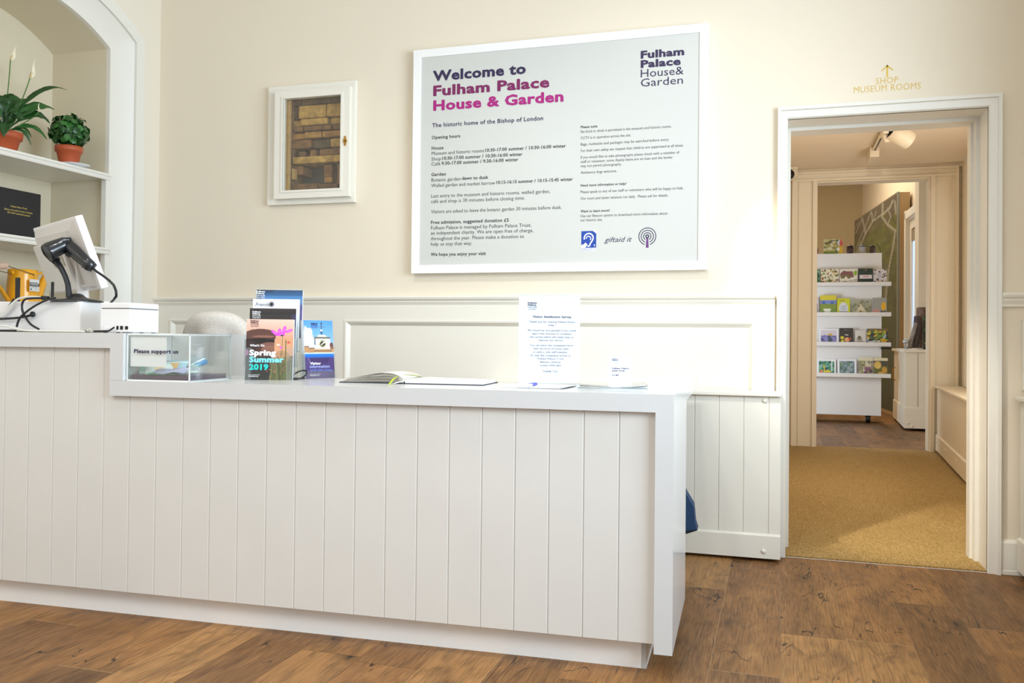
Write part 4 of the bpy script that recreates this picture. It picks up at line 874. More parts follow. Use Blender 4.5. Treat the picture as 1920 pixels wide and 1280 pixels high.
for k, (u, wd) in enumerate(((.56, .07), (.68, .10))): b = MB(); b.box(pe0+pw*u, pe0+pw*(u+wd), PYP-.0008, PYP+.004, UPT+.012, UPT+.026, 0, CF); b.done('port', black_p, rp)
b = MB(); b.lathe([(.007, 0), (.007, .002)], (0, 0, 0), 14, 0, Fr(ce(pe0+pw*.9, PYP-.0015, UPT+.019), E1, Z, E2)); b.done('port', black_p, rp)
b = MB(); b.box(pe0+pw*.14, pe0+pw*.48, PYP-.0006, PYP+.002, UPT+.01, UPT+.024, 0, CF); b.done('rating_plate', M('plate_white', 'f3f3f3', .5), rp)
for x in (pe0+.012, pe1-.012):
    for y in (PYP+.015, PYP+pdp*.5, PYP+pdp-.015): b = MB(); b.lathe([(.008, 0), (.008, .004)], ce(x, y, UPT), 10); b.done('foot', black_p, rp)
# monitor seen from behind, standing on the cash drawer
def fitscr():
    yaw, t, w, h = -.5144, .3528, .5608, .2961; c = cp(122.7, 482.6, 3.0)
    ex = Vector((math.cos(yaw), math.sin(yaw), 0)); n = Vector((math.sin(yaw), -math.cos(yaw), 0)); up = Z*math.cos(t)+n*math.sin(t)
    return c, ex, n*math.cos(t)-Z*math.sin(t), up, w, h
c_, exM, nM, upM, wM, hM = fitscr()
frM = Fr(c_, exM, -nM, upM)
mo = thing('till_monitor', ce(c_.dot(E1), 3.0, t0h), 'white till monitor seen from behind, tilted back on its stand', 'monitor')
greyw = M('monitor_shell', 'dedad5', .4)
b = MB(); b.box(-wM/2, wM/2, 0, .03, -hM/2, hM/2, 0, frM, bev=.004); b.done('screen', M('monitor_white', 'f2f0f0', .35), mo)
b = MB(); R1 = [(-wM/2+.012, 0, -hM/2+.012), (wM/2-.03, 0, -hM/2+.012), (wM/2-.03, 0, hM/2-.012), (-wM/2+.012, 0, hM/2-.012)]
R2 = [(-wM/2+.02, -.012, -hM/2+.02), (wM/2-.09, -.012, -hM/2+.02), (wM/2-.09, -.012, hM/2-.045), (-wM/2+.02, -.012, hM/2-.045)]
b.strip([[*R1], [*R2]], 0, frM, False, True); b.poly(R2, 0, frM)
b.box(-wM/2+.01, wM*.16, -.03, -.011, -hM/2+.01, hM/2-.075, 0, frM, bev=.006)
b.box(-wM*.12, wM*.12, -.034, -.029, -hM*.1, hM/2-.08, 1, frM)
b.box(wM*.17, wM*.27, -.014, -.011, -hM/2+.03, hM*.12, 1, frM)
b.done('rear_housing', [greyw, M('monitor_grey', 'b9b1a6', .45)], mo)
b = MB(); s0 = cp(157, 553, 3.02); s1 = cp(150, 475, 2.93)
b.tube([ce(s0.dot(E1), 3.02, t0h+.006), (s0+s1)/2, s1], [.028, .028, .03], 12, 0, WF, True, .55); b.box(s0.dot(E1)-.1, s0.dot(E1)+.09, 2.93, 3.1, t0h+.0005, t0h+.012, 0, CF, bev=.005); b.done('stand', M('monitor_stand_white', 'ece9e7', .35), mo)
# barcode scanner resting in its gooseneck stand
SE = 2.86
def S(x, y, e=SE): return cp(x, y, e)
sc_ = thing('barcode_scanner', S(145, 560), 'black handheld barcode scanner resting on a gooseneck stand', 'scanner')
gl_ = M('scanner_black', '17191e', .28, coat=.4)
hp = [S(89, 473, SE-.055), S(93, 471, SE-.048), S(108, 464, SE-.02), S(122, 458.5, SE), S(131, 457, SE+.01), S(137, 460, SE+.015)]
b = MB(); b.tube(hp, [.034, .036, .033, .031, .026, .010], 20); hd = b.done('head', gl_, sc_)
b = MB(); dv = (hp[0]-hp[2]).normalized(); xx = dv.cross(Z).normalized(); yy = xx.cross(dv)
frL = Fr(hp[0]+dv*.0005, xx, yy, dv); b.lathe([(.033, -.003), (.034, .003), (.0285, .0035), (.026, .0005)], (0, 0, 0), 20, 0, frL); b.done('lens', M('scanner_lens', '07070a', .08), hd)
b = MB(); b.tube([S(110, 453.5, SE-.045), S(121, 449, SE-.028), S(130, 449.5, SE-.018)], [.003, .006, .002], 8, 0, WF, True, .4); b.done('trim_strip', M('silver_trim', 'aab2ba', .25, .6), hd)
b = MB(); b.tube([S(128, 459), S(140, 472), S(152, 483), S(162, 491), S(168, 499), S(165, 506)], [.022, .026, .024, .024, .028, .014], 16); b.done('handle', gl_, sc_)
b = MB(); b.tube([S(126, 470), S(128, 477), S(131, 481)], [.010, .011, .006], 10); b.done('trigger', gl_, sc_)
b = MB(); b.tube([S(101, 486), S(107, 492), S(115, 503), S(122, 517), S(127, 532), S(129, 548), S(130, 556)], [.012, .013, .0105, .010, .010, .011, .013], 14); b.tube([S(96, 482), S(106, 489)], [.016, .017], 14); b.done('gooseneck', M('matte_black', '1b1d22', .45), sc_)
bc_ = S(145, 561); b = MB(); b.lathe([(.095, 0), (.095, .004), (.085, .009), (.05, .013), (.03, .02), (.02, .03), (.012, .033)], (bc_.x, bc_.y, t0h+.0005), 36); b.done('base', gl_, sc_)
b = MB(); b.tube([S(166, 498), S(172, 500), S(180, 508), S(192, 516), S(204, 525), S(213, 534), S(217.5, 545), S(218, 555), S(213, 562, SE+.13), S(207, 568, SE+.145), S(204, 590, SE+.145), S(203, 616, SE+.145)], .005, 8); b.tube([S(167, 498), S(173, 501)], [.009, .006], 10); b.done('cable', black_p, sc_)
# loose cables
def cable(label, pts, r, mt, e=2.775, plug=None):
    b = MB(); P_ = [cp(p[0], p[1], p[2] if len(p) > 2 else e) for p in pts]; Q = []
    for i in range(len(P_)-1):       # Catmull-Rom
        p0, p1, p2, p3 = P_[max(i-1, 0)], P_[i], P_[i+1], P_[min(i+2, len(P_)-1)]
        for k in range(6):
            t = k/6; Q.append(.5*((2*p1)+(p2-p0)*t+(2*p0-5*p1+4*p2-p3)*t*t+(3*p1-p0-3*p2+p3)*t**3))
    Q.append(P_[-1]); b.tube(Q, r, 8)
    if not plug: return b.done('cable', mt, label=label, cat='cable', group='cables around the till')
    rt = thing('cable', P_[-1]-Z*.01, label, 'cable', 'cables around the till'); b.done('cord', mt, rt)
    b = MB(); b.tube([P_[plug], P_[plug]+(P_[plug]-P_[plug-1 if plug > 0 else -2]).normalized()*.03], .0085, 10); b.done('plug', black_p, rt); return rt
wc = M('white_cable', 'e6e2d8', .5)
cable('white cable arching over the front of the cash drawer to a black plug', [(-12, 604), (2, 591), (18, 574), (33, 561), (48, 557), (66, 556.5), (79, 558)], .0042, wc, 2.768, plug=-1)
cable('black cable looping over the cash drawer and crossing the others', [(80, 558.5), (62, 559), (48, 561), (42, 568), (42, 582), (48, 595), (58, 608), (73, 617)], .0042, black_p, 2.762)
cable('black cable curving from the scanner base down the cash drawer', [(104, 558.5), (86, 563), (66, 573), (50, 584), (38, 595), (33, 606), (31.5, 613)], .0042, black_p, 2.755)
cable('black cable running sideways into the socket of the cash drawer', [(-12, 598), (14, 597), (34, 595.5), (50, 593), (61, 589)], .0045, black_p, 2.772)
cable('black cable hanging at the left end of the cash drawer by the watering can', [(26, 560), (20, 570), (10, 582), (-6, 598)], .004, black_p, 2.774)
cable('flat white cable lying along the front edge of the raised counter', [(-12, 612), (8, 611), (24, 615), (48, 619.3), (90, 620.2), (130, 620.8), (158, 621)], .0035, wc, 2.69)
cable('black cable lying along the front edge of the raised counter', [(-12, 619.5), (12, 619.5), (30, 619.8)], .004, black_p, 2.66)
cable('black printer cable lying on the counter and plugged into the printer', [(176, 620.8), (190, 620.6), (203, 620), (209, 617), (214, 613.5)], .0035, black_p, 2.688)
b = MB(); rg = random.Random(9)
for k in range(9):
    q = cp(161+rg.uniform(0, 13), 618, 2.72); b.tube([ce(q.dot(E1)+rg.uniform(-.02, .02), 2.72+rg.uniform(-.02, .02), UPT+rg.uniform(.003, .014)) for _ in range(4)], .0022, 6)
b.done('cable', wc, label='tangled knot of thin white cable between the cash drawer and the printer', cat='cable', group='cables around the till')
# black upright stubs behind the drawer
for (x0, x1, y0_, lab) in ((28, 36, 520, 'black upright cable strap in front of the watering can'), (95, 99.5, 528, 'thin black upright stick between the watering can and the monitor')):
    a = cp(x0, y0_, 2.95); c = cp(x1, y0_, 2.95); b = MB(); b.box(a.dot(E1), c.dot(E1), 2.95, 2.958, t0h+.0002, a.z, 0, CF, bev=.003); b.done('strap' if x0 < 50 else 'stick', black_p, label=lab, cat='strap' if x0 < 50 else 'stick')
# ================================================================== CHAIR behind the counter
ch = ce(-1.92, 3.72, 0)
cx = thing('office_chair', ch, 'pale fleecy upholstered chair behind the counter, only its rounded back showing', 'chair')
fab = M('pale_fabric', 'dfd8cf', .95, noise=.10, nscale=130, bump=.6, bscale=260)
ca, cb_ = cp(331, 640, 3.6), cp(470, 640, 3.6); cw = (cb_-ca).length; ctop = cp(405, 583, 3.6).z; cm = (ca+cb_)/2
frH = Fr((cm.x, cm.y, 0), E1, E2, Z)
b = MB(); rows = []
for (t, o) in ((0, -.03), (.25, -.045), (.75, -.045), (1, -.03)): pass
def backring(y, infl):
    r = []; ifz = infl if infl <= .06 else .06+((ctop-.62)/2-.062)*(infl-.06)/(cw/2-.062)
    for k in range(40):
        a = 2*PI*k/40; e = 2.9; c0_, s0_ = math.cos(a), math.sin(a); x = abs(c0_)**(2/e)*math.copysign(1, c0_); z = abs(s0_)**(2/e)*math.copysign(1, s0_)
        r.append(((cw/2-infl)*x, y+.05*(x*x), (ctop+.62)/2+((ctop-.62)/2-ifz)*z))
    return r
b.strip([backring(-.035, .06), backring(-.045, .03), backring(-.03, .008), backring(.0, 0), backring(.03, .008), backring(.045, .03), backring(.035, .06)], 0, frH, True, True)
for sg in (-1, 1): b.strip([backring(sg*(.035+.004*k), .06+(cw/2-.062)*k/5) for k in range(6)], 0, frH, True, True)
b.done('backrest', fab, cx, weld=True)
b = MB(); b.box(-cw*.46, cw*.46, .02, .48, .55, .65, 0, frH, bev=.03); b.done('seat', fab, cx)
b = MB(); b.box(-.03, .03, .02, .05, .58, .75, 0, frH); b.lathe([(.025, .06), (.025, .55)], frH((0, .25, 0)), 14); b.done('column', black_p, cx)
for k in range(5):
    a = 2*PI*k/5+.3; b = MB(); b.tube([frH((0, .25, .1)), frH((.27*math.cos(a), .25+.27*math.sin(a), .065))], [.024, .014], 8)
    lg = b.done('leg', black_p, cx); b = MB(); b.sphere(frH((.27*math.cos(a), .25+.27*math.sin(a), .027)), .0265, seg=12, rings=8); b.done('castor', black_p, lg)
# navy bag hung behind the end of the counter
BE = 3.75
bp_ = [cp(x, y, BE) for x, y in ((1262, 880), (1288, 929), (1300, 949), (1301.5, 962), (1303, 980), (1307, 994), (1287, 1000.5), (1255, 1004))]
bg = thing('bag', cp(1275, 1000, BE), 'navy blue fabric bag hanging under the worktop, peeping out behind the counter end', 'bag')
nvy = M('navy_fabric', '1d3f63', .8, noise=.12, nscale=60, bump=.3, bscale=300)
b = MB(); A = [(p.dot(E1), p.z) for p in bp_]; L0 = A[0][0]-.10
poly = [(L0, A[0][1]+.01)]+A+[(L0, A[-1][1])]
b.prism(poly, BE, BE+.09, 'y', 0, CF); b.done('body', nvy, bg)
b = MB(); b.prism([(L0, A[-1][1]+.0), (A[-1][0], A[-1][1]), (A[6][0], A[6][1]), (A[5][0]+.001, A[5][1]), (A[5][0], A[5][1]+.004), (A[6][0], A[6][1]+.014), (L0, A[-1][1]+.016)], BE-.003, BE+.0925, 'y', 0, CF); b.done('hem', M('navy_dark', '0c1524', .8), bg)
b = MB(); b.tube([ce(A[0][0]-.03, BE+.045, A[0][1]), ce(A[0][0]-.05, BE+.045, A[0][1]+.1), ce(A[0][0]-.06, BE+.045, ST-TH-.001)], .008, 8); b.done('strap', nvy, bg)
# ================================================================== NICHE: shelves and what stands on them
SHX = WX-.05
def shelf(z0, lab, y0=2*cyI-NY+.003):
    r = thing('niche_shelf', (WX-.25, 3.4, z0-.03), lab, 'shelf')
    b = MB(); b.box(XN+.002, SHX-.006, y0, NY-.002, z0-.028, z0); b.done('board', white, r)
    b = MB(); b.prism([(SHX-.006, z0-.034), (SHX+.004, z0-.034), (SHX+.008, z0-.026), (SHX+.004, z0-.018), (SHX+.012, z0-.010), (SHX+.010, z0), (SHX-.006, z0)], y0, NY-.002, 'y'); b.done('nosing', white, r)
Zs1 = xp(205, 326, SHX+.01).z; Zs2 = xp(203, 465, SHX+.01).z; Zs3 = 1.075
shelf(Zs1, 'white niche shelf carrying the two potted plants'); shelf(Zs2, 'white niche shelf carrying the black plaque'); shelf(Zs3, 'lowest white niche shelf carrying the yellow watering can')
b = MB()
for zz in ((Zs2, Zs1-.034), (Zs3, Zs2-.034)): b.box(SHX-.03, SHX, NY-.03, NY-.001, zz[0], zz[1])
struct('trim_niche', b, white)
terra = M('terracotta_plastic', 'b4532e', .45, noise=.05, nscale=15); soil = M('soil', '4a3a2a', .95, noise=.4, nscale=90, bump=.8, bscale=150)
def pot(parent, c, rt, h):
    b = MB(); b.lathe([(rt*.68, 0), (rt*.86, h*.66), (rt*.96, h*.68), (rt, h), (rt*.92, h), (rt*.88, h*.86)], c, 32); p = b.done('pot', terra, parent)
    b = MB(); b.lathe([(rt*.9, h*.86), (rt*.4, h*.9), (1e-5, h*.92)], c, 20); b.done('soil', soil, parent); return p
def leaf_rows(P_, W_, up=Vector((0, 0, 1)), cup=.25, wav=0):
    rows = []; n = len(P_)
    for i, p in enumerate(P_):
        t = (P_[min(i+1, n-1)]-P_[max(i-1, 0)]).normalized(); sd = t.cross(up)
        sd = sd.normalized() if sd.length > 1e-4 else Vector((1, 0, 0)); nn = sd.cross(t); w = W_[i]
        rows.append([tuple(p+sd*(w*k)+nn*(w*cup*abs(k)+wav*w*math.sin(i*1.9+k*2))) for k in (-1, -.5, 0, .5, 1)])
    return rows
def bez(p0, p1, p2, n=10): return [p0*(1-t)**2+p1*2*t*(1-t)+p2*t*t for t in [i/n for i in range(n+1)]]
# peace lily
LXp = -3.63
lz = Zs1+.004
lc = xp(2, 270, LXp); lc = Vector((LXp, lc.y, Zs1+.001)); lrim = xp(2, 248, LXp).z
ly = thing('peace_lily', lc, 'peace lily with white flowers and long leaves in a terracotta pot', 'plant')
rt = .096
pot(ly, lc, rt, lrim-lc.z)
leafm = M('dark_leaf', '1f4a1c', .38, noise=.2, nscale=25); leafm2 = M('bright_leaf', '2c5f26', .4, noise=.2, nscale=25)
def lp(x, y, dx=0): return xp(x, y, LXp+dx)
base = lc+Z*(lrim-lc.z-.01)
spec = [((125, 169), (70, 150), .012, 0, .1), ((103, 206), (55, 190), .026, .02, .3), ((94, 232), (62, 200), .024, .05, .3), ((88, 262), (60, 225), .014, .06, .2), ((58, 272), (45, 235), .010, .05, .2), ((59, 258), (45, 232), .010, .02, .2),
        ((40, 192), (20, 175), .030, .03, .3), ((55, 188), (35, 185), .012, -.02, .2), ((0, 190), (5, 175), .03, .03, .3), ((-25, 215), (-10, 190), .03, .02, .3), ((6, 258), (14, 215), .030, .10, .3), ((24, 176), (18, 190), .03, .0, .3), ((30, 215), (24, 205), .03, .07, .3), ((-20, 180), (-6, 185), .03, -.04, .3), ((60, 210), (35, 200), .026, -.03, .3), ((-30, 240), (-10, 205), .024, .07, .3), ((45, 225), (25, 210), .024, .09, .3)]
for k, (tip, mid, w, dx, cup) in enumerate(spec):
    P_ = bez(base+Vector((dx*.2, .004*(k % 3-1), 0)), lp(mid[0], mid[1]-8, dx*.7), lp(*tip, dx), 12)
    W_ = [max(.0015, w*math.sin(PI*min(1, max(0, (i/12-.22)/.78)**.85))) if i > 2 else .0022 for i in range(13)]; W_[-1] = .0006
    b = MB(); b.strip(leaf_rows(P_, [q*1.25 for q in W_], Vector((.7, -.75, .75)), cup, .14), k % 2); ob = b.done('leaf', [leafm, leafm2], ly); md = ob.modifiers.new('t', 'SOLIDIFY'); md.thickness = .0008
pet = M('spathe_cream', 'efe4c8', .6)
for (s0_, s1_, tip, dx) in (((15, 190), (19.5, 113), (31, 85), -.01), ((37, 208), (56, 147), (66, 110), -.005), ((66, 222), (72, 210), (73.5, 193), .05)):
    fl_ = thing_parent = None
    P_ = bez(base, lp(*s0_, dx), lp(*s1_, dx), 8); b = MB(); b.tube(P_, .0026, 6); st = b.done('flower_stem', M('stem_green', '4c7a34', .5), ly)
    Q = bez(lp(*s1_, dx), lp((s1_[0]*.3+tip[0]*.7)-4, (s1_[1]+tip[1])/2-2, dx), lp(*tip, dx), 8); sc2 = (Q[-1]-Q[0]).length/.1
    b = MB(); b.strip(leaf_rows(Q, [.004, .012*sc2, .016*sc2, .014*sc2, .010*sc2, .006*sc2, .003, .002, .0006], Vector((1, .3, .2)), .8), 0); b.tube([Q[0], Q[2]+Vector((.006, 0, .004))], [.006*min(1, sc2), .005*min(1, sc2)], 8, 1)
    ob = b.done('flower', [pet, M('spadix', 'e2cf9c', .7)], st); md = ob.modifiers.new('t', 'SOLIDIFY'); md.thickness = .0008
# bushy plant
BX_ = -3.56
bc2 = xp(129, 290, BX_); bc2 = Vector((BX_, bc2.y, Zs1+.001)); brim = xp(129, 275.5, BX_).z; brt = .069
sa = thing('saucer', bc2, 'white saucer under the bushy potted plant', 'saucer')
b = MB(); b.lathe([(.045, 0), (.06, .004), (.079, .010), (.081, .012), (.074, .010), (.05, .005), (1e-5, .004)], bc2+Vector((.012, .022, 0)), 32); b.done('dish', M('saucer_white', 'e9ebee', .25), sa)
bc2 = bc2+Z*.0135; bp2 = thing('pot_plant', bc2, 'bushy green leaved plant in a small terracotta pot standing on a saucer', 'plant')
pot(bp2, bc2, brt, brim-bc2.z)
b = MB(); rg = random.Random(11); cc = Vector((BX_, xp(131, 245, BX_).y, xp(131, 247, BX_).z)); RX_ = (xp(172, 240, BX_).y-cc.y); RZ_ = xp(131, 211, BX_).z-cc.z
RX_ *= .64; RZ_ *= .86
for k in range(230):
    th, ph_ = rg.uniform(0, 2*PI), math.acos(rg.uniform(-.8, 1)); rr = rg.uniform(.45, 1)**.5
    d_ = Vector((math.sin(ph_)*math.cos(th), math.sin(ph_)*math.sin(th), math.cos(ph_)))
    p = cc+Vector((d_.x*RX_*rr, d_.y*RX_*rr, d_.z*RZ_*rr)); rv = Vector((rg.uniform(-1, 1), rg.uniform(-1, 1), rg.uniform(-1.2, .5))); nrm = (d_+Vector((rg.uniform(-.5, .5), rg.uniform(-.5, .5), rg.uniform(-.3, .6)))).normalized()
    out = (rv-nrm*rv.dot(nrm)).normalized(); L_ = rg.uniform(.034, .052)
    P_ = bez(p-out*L_*.5, p+nrm*.008, p+out*L_*.5-nrm*.004, 6); w = L_*rg.uniform(.34, .46)
    b.strip(leaf_rows(P_, [.001, w*.75, w, w*.75, w*.9, w*.45, .001], nrm, .15, .12), k % 2)
for k in range(14):
    th = rg.uniform(0, 2*PI); b.tube(bez(bc2+Z*(brim-bc2.z-.01), bc2+Z*.1, cc+Vector((math.cos(th)*RX_*.5, math.sin(th)*RX_*.5, rg.uniform(-.4, .3)*RZ_)), 5), .0015, 5, 2)
b.done('foliage', [M('bush_leaf', '22501f', .35, noise=.25, nscale=40), M('bush_leaf_light', '336b2c', .35, noise=.25, nscale=40), M('stem_green')], bp2)
# black plaque with gold lettering
PLX = -3.62
a, c = xp(77, 366, PLX), xp(0, 348, PLX); py1 = a.y; pzt = (a.z+c.z)/2
b = MB(); py0 = py1-(pzt-Zs2)*1.35; frP = Fr((PLX, py0, Zs2), (0, 1, 0), (-1, 0, 0), Z)
pq = thing('plaque', (PLX-.02, (py0+py1)/2, Zs2), 'black clothbound presentation book with gold lettering standing on the middle shelf', 'plaque')
b.box(0, py1-py0, 0, .045, 0.0005, pzt-Zs2, 0, frP, bev=.003); b.done('cover', M('black_cloth', '17161a', .6, noise=.2, nscale=120), pq)
lettering('gold_lettering', pq, [('Fulham Palace Trust', 20, 387.6, 50.5, 3, .01, 0), ("Bishop of London's book of thanks", 8.3, 392.5, 60.5, 3, .01, 0), ('2017-2019 restoration project', 13.5, 399, 56, 3, .01, 0)], (1, 0, 0), PLX, (0, 1, 0), [M('gold_foil', 'e3c96a', .4, .2)])
# yellow watering can
WXc = -3.6
wy0, wy1 = xp(14, 563, WXc).y, xp(69, 563, WXc).y; wc_ = Vector((WXc, (wy0+wy1)/2, Zs3+.001)); wr = .079; wt = xp(45, 506, WXc).z-wc_.z
can = thing('watering_can', wc_, 'yellow metal watering can with a wooden grip on the lowest niche shelf', 'watering can')
yel = M('yellow_enamel', 'f0a818', .3, coat=.3)
b = MB(); b.lathe([(wr, 0), (wr*1.0, .004), (wr*.93, wt*.5), (wr*.84, wt*.9), (wr*.86, wt), (wr*.8, wt), (wr*.78, wt*.9), (wr*.86, .01), (1e-5, .008)], wc_, 36); b.done('body', yel, can)
def cnp(x, y, dx=0): return xp(x, y, WXc+dx)
b = MB(); b.tube([cnp(66, 566), cnp(74, 545), cnp(86, 515), cnp(92, 504)], [.03, .023, .014, .015], 14); b.tube([cnp(62, 517), cnp(76, 512), cnp(88, 506)], .006, 8); b.done('spout', yel, can)
b = MB(); b.tube([cnp(18, 505, .02), cnp(21, 509, .03), cnp(25, 511, .05)], [.004, .018, .006], 10); b.done('filler_lip', yel, can)
b = MB(); b.tube([cnp(-14, 525), cnp(0, 540), cnp(15, 563)], [.014, .014, .014], 10, 0, WF, True, .5); b.done('rear_handle', yel, can)
b = MB(); b.tube([cnp(-4, 507), cnp(17, 512)], .0022, 6); b.tube([cnp(13, 498, .06), cnp(40, 507, .075), cnp(65, 515, .07)], .0025, 6); b.done('bail', M('wire', '8f7a58', .35, .7), can)
b = MB(); b.tube([cnp(-14, 499, .06), cnp(10, 498, .06), cnp(13, 498, .06)], [.017, .017, .011], 14); b.done('grip', M('grip_wood', 'd9b9a4', .6), can, label='turned wooden grip on the wire handle')
b = MB(); t0_ = cnp(56, 523, wr*1.0+.012); t1_ = cnp(73.5, 546.5, wr*1.0+.012); frW = Fr((t0_.x, t0_.y, t1_.z), (0, 1, 0), (-1, 0, 0), Z); tw, th_ = t1_.y-t0_.y, t0_.z-t1_.z
pt_ = Pic(24, 34, 'd9d8d2'); pt_.rect(0, .26, 1, .58, '2c3236'); pt_.rect(.1, .33, .75, .4, 'b9bcbc'); pt_.rect(.1, .45, .9, .5, '9a9d9d'); pt_.line(.75, .4, .92, .3, .03, 'e8e8e8'); pt_.rect(.1, .66, .9, .72, 'a5a8a2'); pt_.ell(.15, .84, .1, .06, '24282c'); pt_.line(.45, .84, .9, .8, .02, '9ea29a')
b.box(0, tw, .0003, .0015, 0, th_, 0, frW); b.pic(pt_.a, frW, tw, th_, 0, 1); b.tube([frW((tw*.45, 0, th_)), cnp(64, 515, .075)], .001, 5, 2); b.done('label_tag', [paper, ink, M('wire')], can, label='black and white paper tag on the watering can')

# ================================================================== CORRIDOR FITTINGS
ccw = M('fitting_cream', 'e9dcc4', .4)
tz = CCZ-.0
tA = zp(1640, 283, CCZ-.035); TXx = tA.x
tr = thing('light_track', (TXx, tA.y-.8, CCZ), 'cream lighting track with an end box along the corridor ceiling', 'track')
b = MB(); b.box(TXx-.018, TXx-.007, tA.y-2.2, tA.y, CCZ-.034, CCZ-.001); b.box(TXx+.007, TXx+.018, tA.y-2.2, tA.y, CCZ-.034, CCZ-.001); b.box(TXx-.018, TXx+.018, tA.y-2.2, tA.y, CCZ-.008, CCZ-.0005)
b.done('rail', ccw, tr)
b = MB(); b.box(TXx-.007, TXx+.007, tA.y-2.2, tA.y-.002, CCZ-.026, CCZ-.0085); b.done('slot', black_p, tr)
b = MB(); b.box(TXx-.036, TXx+.036, tA.y, tA.y+.32, CCZ-.085, CCZ-.0005, bev=.004); b.box(TXx-.006, TXx+.006, tA.y-.001, tA.y+.001, CCZ-.03, CCZ-.024, 1); b.done('end_box', [ccw, black_p], tr)
# spotlight on the track
sy = tA.y-.75
so = zp(1652, 258, CCZ-.08); so = Vector((TXx, so.y, CCZ-.036)); DY = so.y
sp_ = thing('spotlight', so, 'cream cylindrical spotlight hanging from the corridor track', 'spotlight')
b = MB(); b.box(TXx-.02, TXx+.02, DY-.09, DY+.09, CCZ-.066, CCZ-.0345, bev=.003); b.done('adapter', ccw, sp_)
def cpn(x, y, e=DY): return yp(x, y, e)
h0, h1 = cpn(1670, 244, DY-.03), cpn(1707, 265, DY+.03)
b = MB(); b.tube([Vector((TXx, DY, CCZ-.06)), Vector((TXx+.012, DY, CCZ-.10)), (h0+h1)/2+Vector((-.03, 0, -.01))], [.022, .026, .02], 12); b.done('arm', ccw, sp_)
dv = (h0-h1).normalized(); hd = b = MB(); xx = dv.cross(Z).normalized(); frS2 = Fr(h1, xx, xx.cross(dv), dv); Lh = (h0-h1).length
b.lathe([(.0, 0), (.06, 0), (.068, .006), (.07, .012), (.07, Lh), (.062, Lh), (.058, Lh-.03), (1e-5, Lh-.035)], (0, 0, 0), 28, 0, frS2); hd = b.done('head', ccw, sp_)
b = MB(); b.lathe([(.0605, Lh-.001), (.045, Lh-.012), (1e-5, Lh-.014)], (0, 0, 0), 24, 0, frS2); b.done('lens', M('dark_baffle', '0c0c0c', .25), hd)
# dome camera in the corner of the corridor
cc0 = yp(1482, 330, C2-.12); cv = thing('security_camera', Vector((cc0.x, C2-.12, cc0.z)), 'small cream dome camera with a black lens in the far corridor corner', 'camera')
b = MB(); q = yp(1484, 317, C2-.1); b.box(q.x-.09, q.x+.055, C2-.2, C2-.056, q.z-.02, q.z+.02, bev=.006); b.done('mount', ccw, cv)
b = MB(); b.sphere(cc0+Vector((0, 0, .03)), .075, seg=20, rings=12); b.done('housing', ccw, cv)
b = MB(); b.sphere(cc0+Vector((-.01, -.045, .01)), .05, seg=18, rings=10); b.done('lens', M('dome_black', '0a0b0c', .1), cv)
# corridor radiator cover
ra, rbb = zp(1820, 921, 0.0), zp(1754, 846, 0.0)
ra = Vector((1.262, 6.48, 0)); rbb = Vector((1.395, 8.66, 0)); ex_ = (ra-rbb).normalized(); far = rbb
Lc = (ra-rbb).length+1.6
frR = Fr(rbb, ex_, Vector((-ex_.y, ex_.x, 0)), Z)
lz_ = None
P_ = hit(1751, 722, Vector((-ex_.y, ex_.x, 0)), Vector((-ex_.y, ex_.x, 0)).dot(rbb)-.02); lz_ = P_.z
cover('radiator_cover', 'cream boarded radiator cover with a ledge along the right side of the corridor', frR, Lc, .19, lz_, .035, .14, 20, [(.10, .12, -.012), (.75, .12, -.012), (1.45, .12, -.012), (2.1, .12, -.012)], mat=M('corridor_frame_paint'), grooves=.062, g0=.30, zf=.0085)
# ================================================================== SHOP
UY = 11.55
du = thing('display_unit', (.8, UY+.15, 0), 'tall white shop display unit on castors with shelves of cards and books', 'display unit')
uw = M('display_white', 'ece8e2', .5)
uxR = yp(1653, 600, UY).x; uxL = -.05
def uz(y, Y=UY, x=1590): return yp(x, y, Y).z
zt, zb0 = uz(475.5, x=1560), uz(778, x=1600)
b = MB(); b.box(uxL, uxR, UY, UY+.05, zb0, zt, bev=.003); b.box(uxL, uxR, UY+.051, UY+.35, zb0, zb0+.05); b.done('back_panel', uw, du)
SHY = UY-.14; shx = yp(1671, 640, SHY).x
shelf_z = []
for (yt, yb) in ((528.5, 535.5), (585, 592.5), (641, 648.5), (699.5, 707)):
    z1_, z0_ = uz(yt, SHY, 1600), uz(yb, SHY, 1600); shelf_z.append(z1_-.02)
    b = MB(); b.box(uxL, shx, SHY+.012, UY-.001, z0_, z0_+.016); b.box(uxL, shx, SHY, SHY+.0115, z0_, z1_, bev=.002); b.done('shelf', uw, du)
shelf_in = [uz(y, SHY, 1600)+.0165 for y in (535.5, 592.5, 648.5, 707)]
for x in (yp(1628, 780, UY).x, uxL+.1):
    b = MB(); b.box(x-.03, x+.03, UY+.02, UY+.1, zb0-.02, zb0-.001); b.tube([(x-.025, UY+.06, .052), (x+.025, UY+.06, .052)], .05, 18, 0, WF); b.tube([(x-.03, UY+.06, .052), (x+.03, UY+.06, .052)], .02, 12, 1); b.done('castor', [black_p, M('castor_grey', '8d8d8d', .4)], du)
b = MB(); q = yp(1660, 653, UY-.02); b.box(q.x-.05, shx+.01, UY-.06, UY-.001, q.z-.012, q.z+.012); b.tube([(shx+.006, SHY+.01, q.z), (shx+.006, SHY+.01, q.z+.12), (shx-.06, SHY+.01, q.z+.125)], .004, 6); b.done('end_bracket', black_p, du, label='black end bracket')
